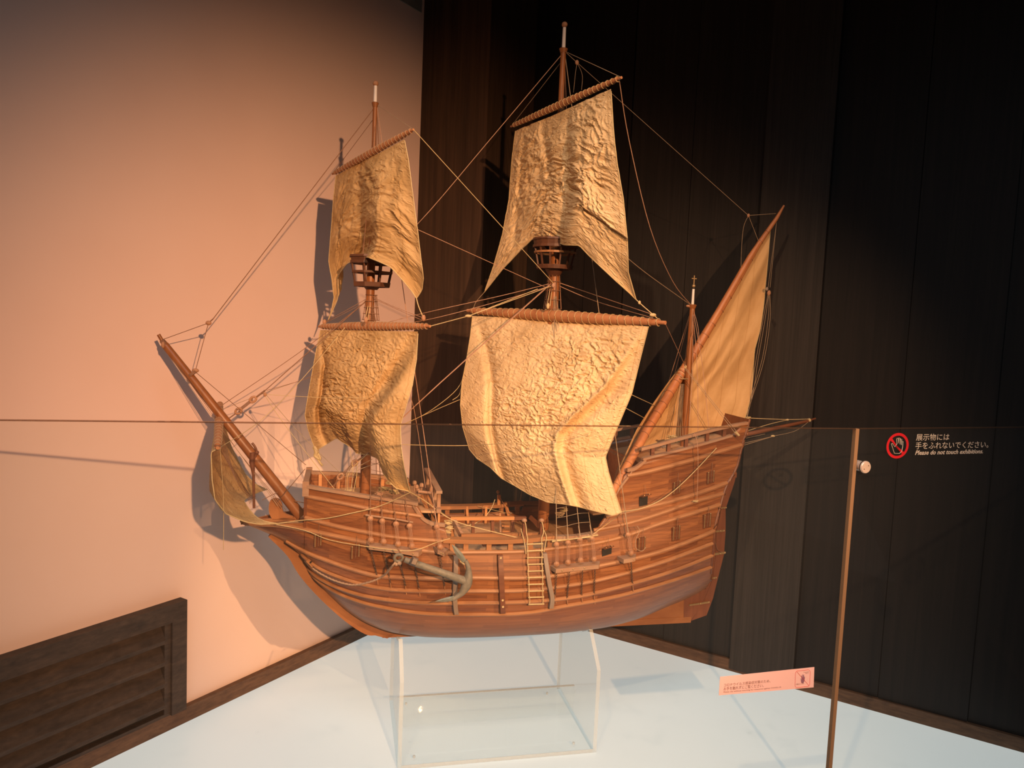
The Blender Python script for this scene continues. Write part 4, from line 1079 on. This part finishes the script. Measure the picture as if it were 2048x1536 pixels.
rope('lift', [TM, MTb], .0009, 'rope_thin'); rope('lift', [TM-ZV*.02, MTa], .0008, 'rope_thin')
rope('lift', [TF, FTb], .0006, 'rope_thin'); rope('lift', [TF-ZV*.03, FTa], .0008, 'rope_brown')
bb = L(1154, 125, 0); block(bb, .006)
rope('peak_halyard', [TM, bb], .0008, 'rope_thin'); rope('peak_halyard', [bb, L(1497, 431, TL_)], .0007, 'rope_thin')
for x, y in ((1147, 185), (1163, 180)): rope('halyard_fall', [bb, L((1154+x)/2+3*(x > 1155)*2, 150, 0), L(x, y, 0)], .0006, 'rope_thin')
pk_ = L(1497, 431, TL_); block(pk_, .005)
rope('peak_bridle', [pk_, L(1552, 427, TL_)], .0007, 'rope_thin'); rope('peak_bridle', [pk_, L(1518, 485, TL_)], .0007, 'rope_thin')
rope('peak_fall', [pk_, L(1487, 455, TL_), L(1483, 500, TL_), L(1482, 540, TL_)], .0006, 'rope_thin')
rope('mizzen_stay', [K(1239, 163, 2.0), K(1258, 280, 2.08), K(1300, 455, 2.2), K(1345, 562, 2.35), L(1383, 611)], .0011, 'rope_pink')
rope('mizzen_stay', [K(1256, 517, 2.07), K(1300, 552, 2.2), L(1383, 611)], .0010, 'rope_thin')
rope('main_lift', [MM+ZV*.0, K(1190, 590, 2.3), K(1302, 628, 2.1)], .0011, 'rope_pink'); rope('main_lift', [MM-ZV*.008, K(1190, 602, 2.3), K(1306, 636, 2.1)], .0010, 'rope_pink')
rope('clew_line', [K(1272, 599, 2.07), K(1285, 611, 2.06), K(1314, 636, 2.06)], .0014, 'rope_light'); block(K(1306, 630, 2.06), .0065, 'rope_light', (1.5, .8, .8)); block(K(1279, 605, 2.06), .004, 'rope_light')
rope('clew_line', [K(969, 584, 2.62), K(952, 604, 2.62), K(947, 617, 2.62)], .0009, 'rope_thin')
rope('clew_line', [K(833, 597, 2.04), K(837, 612, 2.03), K(846, 634, 2.03)], .0014, 'rope_light'); block(K(847, 636, 2.02), .0075, 'deadeye_wood', (.8, .7, 1.2))
rope('clew_line', [K(655, 641, 2.41), K(650, 648, 2.41)], .0009, 'rope_brown'); block(K(649, 644, 2.40), .0065)
rope('fore_lift', [MF, K(780, 610, 2.12), K(842, 634, 2.03)], .0009, 'rope_pink'); rope('fore_lift', [MF-ZV*.005, K(845, 641, 2.03)], .0009, 'rope_pink')
rope('fore_lift', [MF, K(690, 622, 2.3), K(651, 643, 2.4)], .0008, 'rope_pink'); rope('fore_lift', [MF-ZV*.01, K(651, 646, 2.4)], .0008, 'rope_pink')
rope('main_brace', [MYb+ZV*-.003, L(1371, 733, .06)], .0010, 'rope_pink'); block(L(1371, 734, .06), .0045, 'rope_light')
rope('main_brace', [L(1371, 735, .06), L(1477, 868, .14)], .0008, 'rope_thin'); rope('main_brace', [L(1370, 737, .06), L(1470, 866, .14)], .0008, 'rope_thin')
P('wooden_cleat', MB().tube([L(1471, 864, .14), L(1478, 871, .14)], [.0045, .0035], 8), 'rope_light')
rope('bunt_line', [K(1262, 789, 2.14), L(1316, 814, -.03)], .0010, 'rope_light'); rope('bunt_line', [K(1253, 817, 2.15), L(1296, 840, -.03)], .0010, 'rope_light')
rope('bowline', [K(932, 735, 2.54), K(915, 777, 2.5), K(860, 822, 2.4), L(803, 851, .1)], .0009, 'rope_light'); rope('bowline', [K(924, 770, 2.5), K(918, 790, 2.48), K(905, 800, 2.46)], .0009, 'rope_light')
rope('bowline', [K(920, 799, 2.47), K(880, 816, 2.4), L(803, 850, .1)], .0008, 'rope_light')
rope('bunt_line', [K(803, 889, 2.05), K(870, 891, 2.2), K(935, 891, 2.3), K(1000, 887, 2.15), K(1100, 880, 2.1), K(1190, 862, 2.12)], .0009, 'rope_light')
# jeer blocks above the yards
for c0, y0, y1, k in ((1096, 578, 612, 2.30), (732, 612, 640, 2.17)):
    rope('jeer', [K(c0+4, y0, k+.03), K(c0-2, y1, k)], .0011, 'rope_light'); rope('jeer', [K(c0+8, y0, k+.03), K(c0+4, y1, k)], .0011, 'rope_light')
    block(K(c0, y1, k), .0065, 'rope_light' if c0 > 1000 else 'deadeye_wood', (.8, .6, 1.5))
# masthead lashing and topmast shrouds
for (sx, zt_, zb_, r_) in ((SF, zft-.01, uns(L(742, 512))[2], .055), (SM, zmt-.01, uns(L(1112, 480))[2], .056)):
    for sg_ in (1, -1):
        for ds in (-.018, .0, .022):
            rope('topmast_shroud', [S(sx, 0, zt_), S(sx+ds*1.6, sg_*r_*.8, zb_)], .0009, 'rope_brown')
for cx_, top, botm, rr0 in ((SF, 590, 640, .0165), (SM, 545, 618, .019)):
    xx = 742 if cx_ == SF else 1108
    z0, z1 = uns(L(xx, top))[2], uns(L(xx, botm))[2]
    for k in range(9):
        a = 2*pi*k/9; rope('futtock_line', [S(cx_+cos(a)*rr0*.9, sin(a)*rr0*.9, z0), S(cx_+cos(a)*rr0*1.5, sin(a)*rr0*1.6, z1)], .0010, 'rope_brown')
    for k in range(5):
        z = z0+(z1-z0)*k/4
        P('lashing_turn', MB().tube([S(cx_+cos(2*pi*q/12)*rr0*(1.05+.12*k), sin(2*pi*q/12)*rr0*(1.05+.12*k), z) for q in range(13)], .0009, 4, cap=False), 'rope_brown')
# mast shroud pairs
def deadeye(p, r=.0072): return P('deadeye', MB().ball(p, r, 12, 8, (1, .55, 1)).tube([p-N*.0+(U*cos(2*pi*k/12)+ZV*sin(2*pi*k/12))*r*1.0 for k in range(13)], .0011, 5, cap=False), 'deadeye_wood')
def shroud_set(head, ups, lows, chb, mat, far=True, ch=True, rr_=.0011, matk='rope_brown'):
    tops = []
    for (ux, uy), (lx, ly), (c0, c1) in zip(ups, lows, chb):
        su, tu, zu = HB(ux, uy, .026); sl, tl_, zl = HB(lx, ly, .028)
        for sg_ in ((1, -1) if far else (1,)):
            a = S(su, sg_*tu, zu); c = S(sl, sg_*tl_, zl)
            rope('shroud', [head, a+ZV*.006], rr_, matk)
            P('seizing', MB().tube([a+ZV*.008, a.lerp(head, .05 if (head-a).length > .6 else .08)], .0018, 6), matk)
            deadeye(a); deadeye(c)
            b = MB()
            for d in (-.0045, -.0015, .0015, .0045): b.tube([a+U*d+N*sg_*.004, c+U*d*.9+N*sg_*.004], .00055, 4)
            P('lanyard', b, 'rope_pink' if sg_ > 0 else 'rope_brown')
            if sg_ > 0:
                tops.append((a, head))
                p0 = HP(c0[0], c0[1], .026); p1 = HP(c1[0], c1[1], .004)
                P('chain_plate', MB().chain(p0, p1), 'chain_metal')
                P('chain_strap', MB().beam(p1, HP(c1[0]+2, c1[1]+17, .004), .0028, .0012, N), 'wale_wood', None, False)
    return tops
tf = shroud_set(MF, [(740.7, 1037), (764.5, 1042), (792, 1048), (819, 1052)], [(741.6, 1080), (767, 1083), (796, 1088), (824, 1092)],
    [((742, 1100), (754, 1152)), ((768, 1104), (781, 1166)), ((797, 1110), (811, 1172)), ((827, 1116), (838, 1176))], 'rope_brown')
tm2 = shroud_set(MM, [(1113, 1089), (1136, 1085), (1160, 1079), (1184, 1077)], [(1113, 1128), (1136, 1124), (1161, 1120), (1188, 1118)],
    [((1113, 1146), (1110, 1190)), ((1139, 1143), (1134, 1197)), ((1165, 1141), (1163, 1190)), ((1190, 1140), (1188, 1191))], 'rope_thin', matk='rope_thin')
tb1 = shroud_set(TF, [(873.5, 1054)], [(880, 1094)], [((880, 1112), (889, 1172))], 'rope_pink', far=False, matk='rope_pink')
tb2 = shroud_set(TM, [(1256, 1070)], [(1262, 1106)], [((1262, 1124), (1265, 1168))], 'rope_pink', far=False, matk='rope_thin')
rope('backstay', [S(SF, 0, uns(L(742, 640))[2]), L(818, 780, .1), L(851, 976, .17)], .0008, 'rope_pink')
for i in range(1, 20):
    f = .03+i*.030
    pts = [a.lerp(h, f) for a, h in tf]
    rope('ratline', pts, .0006, 'rope_brown')
for i in range(0, 22):
    f = .06+i*.034
    rope('ratline', [a.lerp(h, f) for a, h in tm2], .0006, 'rope_thin')
pts = [HP(x, y, .024) for x, y in ((731, 1030), (760, 1034), (795, 1039), (826, 1045))]
P('sheer_batten', MB().tube(pts, .0026, 6), 'rail_wood')
pts = [HP(x, y, .024) for x, y in ((1104, 1083), (1140, 1079), (1196, 1070))]
P('sheer_batten', MB().tube(pts, .0022, 6), 'rope_light')
# window-like lattice of ratlines at the quarter
# channels
def channel(px, depth, h, mat='rail_wood', studs=()):
    top = [HB(x, y, 0) for x, y in px]
    a = [S(s, t+.0, z) for s, t, z in top]; o = [S(s, t+depth, z) for s, t, z in top]
    o[0] = o[0]+U*depth*.25; o[-1] = o[-1]-U*depth*.45
    b = MB(); n = len(a)
    b.v = a+o+[p-ZV*h for p in a]+[p-ZV*h for p in o]
    for i in range(n-1):
        b.f += [(i, i+1, n+i+1, n+i), (2*n+i, 3*n+i, 3*n+i+1, 2*n+i+1), (n+i, n+i+1, 3*n+i+1, 3*n+i)]
    b.f += [(0, n, 3*n, 2*n), (n-1, 3*n-1, 4*n-1, 2*n-1)]
    c = P('channel', b, mat, None, False)
    for f in studs:
        i = min(int(f*(n-1)), n-2); p = o[i].lerp(o[i+1], f*(n-1)-i)-ZV*h*.5
        P('stud', MB().ball(p+N*.0005, .0026, 8, 5, (1, .5, 1)), 'brass', c)
    return c
channel([(731, 1083), (770, 1087), (805, 1092), (846, 1097)], .036, .0125, studs=(.1, .33, .62, .88))
channel([(866, 1092), (881, 1095), (897, 1097)], .036, .012, studs=(.4, .7))
channel([(1100, 1131), (1140, 1127), (1170, 1124), (1200, 1122)], .034, .012, studs=(.12, .33, .58))
channel([(1234, 1112), (1252, 1110), (1272, 1107)], .034, .012, studs=(.85,))
# riders (vertical skids)
def rider(px, w, mat, nails=()):
    pts = catmull([HP(x, y, .011) for x, y in px], 6)
    o = P('rider', MB().path(pts, w, .0, lambda i: U) if False else MB(), mat) if False else None
    b = MB(); vs = []; m = len(pts)
    for p in pts: vs += [p-U*w/2-N*.010, p+U*w/2-N*.010, p+U*w/2+N*.006, p-U*w/2+N*.006]
    fs = []
    for i in range(m-1):
        for k in range(4): fs.append((i*4+k, i*4+(k+1) % 4, i*4+4+(k+1) % 4, i*4+4+k))
    fs += [(0, 1, 2, 3), tuple(range((m-1)*4, m*4))[::-1]]
    b.add(vs, fs); o = P('rider', b, mat, None, False)
    for f in nails:
        p = pts[int(f*(m-1))]; P('treenail', MB().tube([p+N*.0055, p+N*.0072], .0032, 10), 'white_paint' if False else 'rope_light', o)
rider([(911.5, 1112), (911, 1150), (909.5, 1190), (911, 1214), (913, 1228)], .0125, 'grey_wood')
rider([(1000.5, 1110), (1002, 1150), (1004, 1190), (1005, 1212), (1005.5, 1226)], .0145, 'dark_wood', (.08, .60, .78))
rider([(1089, 1106), (1094, 1140), (1099, 1170), (1104, 1195), (1102, 1216)], .0125, 'grey_wood')
# gunport lids
def port(px, py, wpx, hpx, op=False, line=True, slant=0):
    c = HP(px, py, .0035); k = (c-CAM).length/F; w, h = wpx*k*.92, hpx*k*.95
    s, t, z = uns(c); e = HP(px+4, py-1.2, .0035)-c; X = e.normalized()
    if not op:
        o = P('gunport_lid', MB().box(c-X*w/2-ZV*h/2-N*.004, X*w, ZV*h, N*.006), 'hull_planks', None, False)
        for a in (-.36, .36): P('lid_strap', MB().tube([c+X*w*a+ZV*h*.46+N*.003, c+X*w*a-ZV*h*.42+N*.003], .0013, 6), 'brass', o)
        for a in (-.36, .36): P('lid_hinge', MB().ball(c+X*w*a+ZV*h*.50+N*.003, .0022, 8, 6), 'brass', o)
        if line: P('lid_line', MB().tube([c+X*w*.1+ZV*(h*.5+.028)+N*.002, c+X*w*.05+ZV*h*.5+N*.004, c+X*w*.02-ZV*h*.42+N*.004], .0007, 5), 'rope_brown', o)
    else:
        o = P('gunport_opening', MB().box(c-X*w/2-ZV*h/2-N*.006, X*w, ZV*h, N*.0065), 'black_void', None, False)
        up = (ZV*.25+N*1.0).normalized()
        P('open_lid', MB().box(c-X*w*.52+ZV*h*.5, X*w*1.05, up*h*.8, ZV*.003), 'hull_planks', o, False)
        for a in (-.3, .3): P('lid_strap', MB().tube([c+X*w*a+ZV*(h*.5+.004), c+X*w*a+ZV*(h*.5+.004)+up*h*.75], .0012, 6), 'brass', o)
        P('lid_line', MB().tube([c+ZV*(h*.5+.035)+N*.002, c+ZV*(h*.5+.004)+up*h*.7], .0007, 5), 'rope_brown', o)
for a in ((636, 1081, 19, 26), (711, 1104, 22, 26), (1353, 976, 19, 25), (1421, 955, 19, 24), (1352, 1067, 20, 28), (1283, 1088, 19, 26), (1414, 1042, 20, 28)): port(*a)
port(1287, 1003, 20, 22, True); port(1214, 1103, 22, 15, True)
P('hanging_rope_end', MB().tube(catmull([L(1274, 1052, .215), L(1279, 1062, .22), L(1272, 1078, .225), L(1272, 1096, .23), L(1284, 1102, .23), L(1292, 1094, .23)], 5), .0009, 5), 'rope_thin')
P('hanging_rope_end', MB().tube(catmull([L(1415, 1010, .14), L(1416, 1035, .14), L(1406, 1052, .14), L(1410, 1064, .14), L(1420, 1058, .14), L(1418, 1046, .14)], 5), .0009, 5), 'rope_thin')
# hawse opening and anchor cable fairlead
P('hawse_plate', MB().beam(HP(616, 1119, .003), HP(628, 1131, .003), .016, .005, N), 'wale_wood', None, False)
P('hawse_hole', MB().ball(HP(622, 1125, .004), .0042, 10, 6, (1, .6, 1)), 'black_void')
# light ropes lying along the side
def hrope(name, px, r, mat, off=.012): return rope(name, [HP(x, y, off) for x, y in px], r, mat)
rope('sheet', [L(550, 1048, .10), HP(600, 1041, .02), HP(650, 1037, .03), HP(700, 1027, .035), HP(760, 1012, .03), K(820, 985, 2.06)], .0013, 'rope_light')
rope('sheet', [L(545, 1047, .10), HP(610, 1061, .02), HP(660, 1080, .025), HP(740, 1094, .04), HP(800, 1101, .042), HP(835, 1099, .04), HP(870, 1086, .02), HP(900, 1077, .01)], .0011, 'rope_light')
rope('sheet', [K(820, 984, 2.06), L(850, 1002, .17), L(905, 1040, .17), L(980, 1062, .18), L(1045, 1077, .20), L(1080, 1080, .215), L(1130, 1079, .235), L(1186, 1074, .25)], .0013, 'rope_light')
rope('sheet', [K(1243, 1025, 2.15), L(1225, 1040, .24), L(1187, 1068, .235)], .0010, 'rope_light')
rope('sheet', [K(1243, 1023, 2.15), HP(1285, 1016, .03), HP(1330, 995, .03), HP(1375, 957, .02), HP(1433, 896, .01)], .0014, 'rope_light')
rope('waist_rope', [L(920, 1054, .02), L(944, 1049, .02), L(965, 1038, .0), L(982, 1018, -.02), L(990, 999, -.04)], .0013, 'rope_light')
rope('waist_rope', [L(864, 1010, -.1), L(895, 1034, -.02), L(905, 1044, .05)], .0010, 'rope_light'); rope('waist_rope', [L(955, 1012, -.18), L(1012, 1026, -.1), L(1022, 1027, -.05)], .0010, 'rope_light')
rope('knight_rope', [L(995, 986, -.185), L(1003, 1000, -.18), L(1016, 1024, -.1), L(1024, 1034, .0), L(1026, 1060, .05)], .0010, 'rope_pink')
rope('hanging_line', [L(1389, 866, .17), L(1395, 890, .18), L(1396, 940, .175), L(1394, 998, .17)], .0009, 'rope_pink')
tangle('rope_end_knot', L(1391, 1003, .165), .007, 77, 'rope_light', 3, .0009, (1.4, .6, .7))
rope('quarter_line', [L(1250, 912, .0), L(1236, 935, .05), L(1229, 960, .08)], .0012, 'rope_light')
# mizzen rigging
for i, (x, y) in enumerate(((1337, 765), (1343, 772), (1352, 860), (1360, 872))): rope('mizzen_shroud', [TZ, L(x, y, -.12)], .0009, 'rope_pink')
for i, (x, y) in enumerate(((1396, 866), (1418, 862), (1378, 850), (1399, 700))): rope('mizzen_shroud', [TZ, L((1385+x)/2+4, (610+y)/2, .06), L(x, y, .13)], .0009, 'rope_pink')
for i in range(5): rope('mizzen_tackle', [L(1360+i*2, 768, .01), L(1352+i*3, 830, .04), L(1346+i*5, 872, .05)], .0007, 'rope_thin')
block(TZ-U*.012, .0065, 'deadeye_wood', (1.5, .7, .7))
P('parrel', MB().tube([S(SZ, 0, 0)*0+L(1366, 757)+(U*cos(2*pi*k/12)*.014+N*sin(2*pi*k/12)*.02) for k in range(13)], .0012, 5, cap=False), 'rope_light')
vb = L(1538, 586, TL_)
for dx in (-2, 2): rope('vang', [L(1553, 445, TL_), L(1538+dx, 575, TL_)], .0006, 'rope_thin')
block(vb, .008, ax=(.8, .6, 1.2)); block(L(1534, 578, TL_), .005, 'grey_wood')
for k, (x1, x2, x3) in enumerate(((1526, 1512, 1505), (1530, 1516, 1509), (1536, 1524, 1500), (1540, 1528, 1503))):
    rope('vang_fall', [vb+U*(k-1.5)*.002, L(x1, 640, TL_), L(x2, 720, TL_), L(x3, 800 if k > 1 else 770, TL_), L(1494 if k > 1 else 1503, 836 if k > 1 else 800, TL_+.01)], .0007, 'rope_thin')
ck = L(1497, 836, .0); tangle('clew_knot', ck, .008, 91, 'rope_light', 3)
rope('outhaul', [ck, L(1573, 839, -.01), L(1618, 838, -.02)], .0011, 'rope_light'); block(L(1575, 839.5, -.01), .004, 'rope_light', (1.5, .8, .8))
rope('outhaul', [L(1574, 840, -.01), L(1540, 848, .02), L(1494, 862, .05)], .0009, 'rope_light')
P('rope_lashing', MB().tube([L(1616, 841, -.02), L(1620, 840, -.02)], .0065, 8), 'rope_light')
rope('boomkin_guy', [L(1619, 842, -.02), L(1590, 862, .02), L(1547, 872, .05)], .0007, 'rope_thin'); block(L(1546, 872, .05), .005, 'rope_light', (1.6, .7, .7))
for d in (0, 4): rope('boomkin_guy', [L(1545, 873, .05), L(1486, 889+d-2, .10)], .0008, 'rope_thin')
rope('boomkin_guy', [L(1530, 868, -.08), L(1484, 878, -.1)], .0008, 'rope_thin'); block(L(1485, 890, .11), .0055, 'rope_light')

# ---------------------------------------------------------------- rope ladder (hangs on the side)
def W(x, y, off): return HP(x, y, off)
lad = empty('rope_ladder', Matrix.Translation(HP(1071, 1209, .016)), 'cream rope ladder with ten rungs hanging over the ship side amidships', 'ladder')
def PL(name, mb, mat, smooth=True): return mb.build(name, mat, lad, smooth)
ys = [1088.5, 1102, 1115.7, 1129, 1142.6, 1155.5, 1169, 1182.6, 1195, 1209]
xl = [1055+.45*i for i in range(10)]; xr = [1083.5+.25*i for i in range(10)]
offs = .017
for i, y in enumerate(ys):
    a = W(xl[i]-2, y, offs); c = W(xr[i]+2.5, y-1, offs); PL('rung', MB().tube([a, c], .0020, 8), 'rope_light')
random.seed(3)
for xs_, x0 in ((xl, 1049), (xr, 1083)):
    pts = [L(x0, 1042, .19), L(x0+3, 1052, .198), L(x0+4, 1066, .205), HP(xs_[0], 1076, .016)]
    for i, y in enumerate(ys):
        pts.append(W(xs_[i]+random.uniform(-.6, .6), y-.5, offs+.0015))
        if i < 9: pts.append(W(xs_[i]+.3+random.uniform(-1, 1), y+6, offs))
    PL('side_rope', MB().tube(catmull(pts, 3), .0014, 6), 'rope_light')
for pl in ([(1042, 1058), (1046, 1073), (1049, 1086), (1052, 1108)], [(1086, 1057), (1092, 1070), (1092, 1082), (1088, 1104)]):
    PL('tail_rope', MB().tube(catmull([L(pl[0][0], pl[0][1], .19), HP(*pl[1], .012), HP(*pl[2], .014), HP(*pl[3], .016)], 4), .0013, 6), 'rope_light')

# ---------------------------------------------------------------- anchor
TA = .275
def A(x, y, t=TA): return L(760+x/10.24, 1070+y/10.24, t)
anc = empty('anchor', Matrix.Translation(A(1120, 1400)), 'weathered grey-green metal anchor slung on the hull side, flukes to the right', 'anchor')
def PA(name, mb, mat, parent=None, smooth=True): return mb.build(name, mat, parent or anc, smooth)
PA('shank', MB().tube([A(500, 500), A(780, 600), A(1200, 745), A(1600, 890), A(1790, 960)], [.0075, .0092, .0100, .0110, .0125], 10), 'anchor_metal')
arm = catmull([A(1750, 520), A(1800, 640), A(1815, 800), A(1790, 950), A(1740, 1080), A(1670, 1190), A(1560, 1275), A(1490, 1320)], 5)
n_ = len(arm); rad_ = [.0060+.0085*math.exp(-((i-n_*.46)/(n_*.22))**2) for i in range(n_)]
PA('arms', MB().tube(arm, rad_, 10), 'anchor_metal')
def fluke(pts, th_): 
    b = MB(); q = [A(x, y, TA+th_) for x, y in pts]; r_ = [A(x, y, TA-th_) for x, y in pts]
    m = A(sum(p[0] for p in pts)/len(pts), sum(p[1] for p in pts)/len(pts), TA+th_*2.2)
    n = len(pts); b.v = q+r_+[m]
    b.f = [(i, (i+1) % n, 2*n) for i in range(n)]+[tuple(range(n, 2*n))]+[(i, n+i, n+(i+1) % n, (i+1) % n) for i in range(n)]
    return b
PA('fluke', fluke([(1468, 192), (1560, 245), (1680, 370), (1745, 470), (1760, 540), (1700, 570), (1610, 480), (1530, 370)], .0035), 'fluke_metal', None, False)
PA('fluke', fluke([(1120, 1362), (1260, 1305), (1420, 1262), (1520, 1250), (1530, 1300), (1490, 1350), (1330, 1372)], .0035), 'fluke_metal', None, False)
ac_ = A(378, 468); PA('ring', MB().tube([ac_+(U*cos(2*pi*k/20)*.0108+ZV*sin(2*pi*k/20)*.0108)+N*.004*sin(2*pi*k/20) for k in range(21)], .0043, 10, cap=False), 'anchor_metal')
p0, p1 = A(640, 560, .222), A(720, 560, .330)
sd = (A(780, 600)-A(500, 500)).normalized(); uu = N.cross(sd).normalized()
b = MB(); vs = []
for t, k in ((.228, .6), (.262, 1.0), (.276, 1.0), (.318, .62)):
    c = A(690+(t-.27)*350, 545, t)
    vs += [c-sd*.0095*k-uu*.0125*k, c+sd*.0095*k-uu*.0125*k, c+sd*.0095*k+uu*.0125*k, c-sd*.0095*k+uu*.0125*k]
fs = []
for i in range(3):
    for k in range(4): fs.append((i*4+k, i*4+(k+1) % 4, i*4+4+(k+1) % 4, i*4+4+k))
fs += [(3, 2, 1, 0), (12, 13, 14, 15)]
PA('stock', b.add(vs, fs), 'grey_wood', None, False)
PA('fluke_lashing', MB().tube([A(1690, 580)+(sd*cos(2*pi*k/12)*.006+N*sin(2*pi*k/12)*.008)+(A(1800, 540)-A(1690, 580))*(k/24) for k in range(13)], .0012, 5).tube([A(1640, 530), A(1700, 600), A(1760, 560)], .0018, 6), 'rope_light')
cab = catmull([A(310, 560), A(250, 640), HP(765, 1153, .016), HP(736, 1165, .014), HP(706.5, 1170, .012), HP(677, 1164, .012), HP(648, 1151.5, .011), HP(624.5, 1136, .010), HP(610, 1122, .006), HP(619, 1124, .004)], 6)
PA('cable', MB().tube(cab, .0024, 8), 'cable_brown')
def braid(pts, r, mat, turns=60):
    b = MB(); m = len(pts)*4; q = rs(pts, m); out = []
    for i, p in enumerate(q):
        d = (q[min(m, i+1)]-q[max(0, i-1)]).normalized(); x = d.cross(N).normalized(); y = x.cross(d); a = i*1.1
        out.append(p+(x*cos(a)+y*sin(a))*r*.75)
    return b.tube(out, r*.55, 5)
PA('cable_strand', braid(cab, .0026, 0), 'cable_brown')
PA('ring_hitch', MB().ball(A(400, 580), .006, 8, 6, (1, .8, 1)).ball(A(330, 600), .005, 8, 6), 'cable_brown')
PA('anchor_sling', MB().tube([A(430, 420), A(390, 320), A(350, 270)], .0018, 6), 'rope_brown')
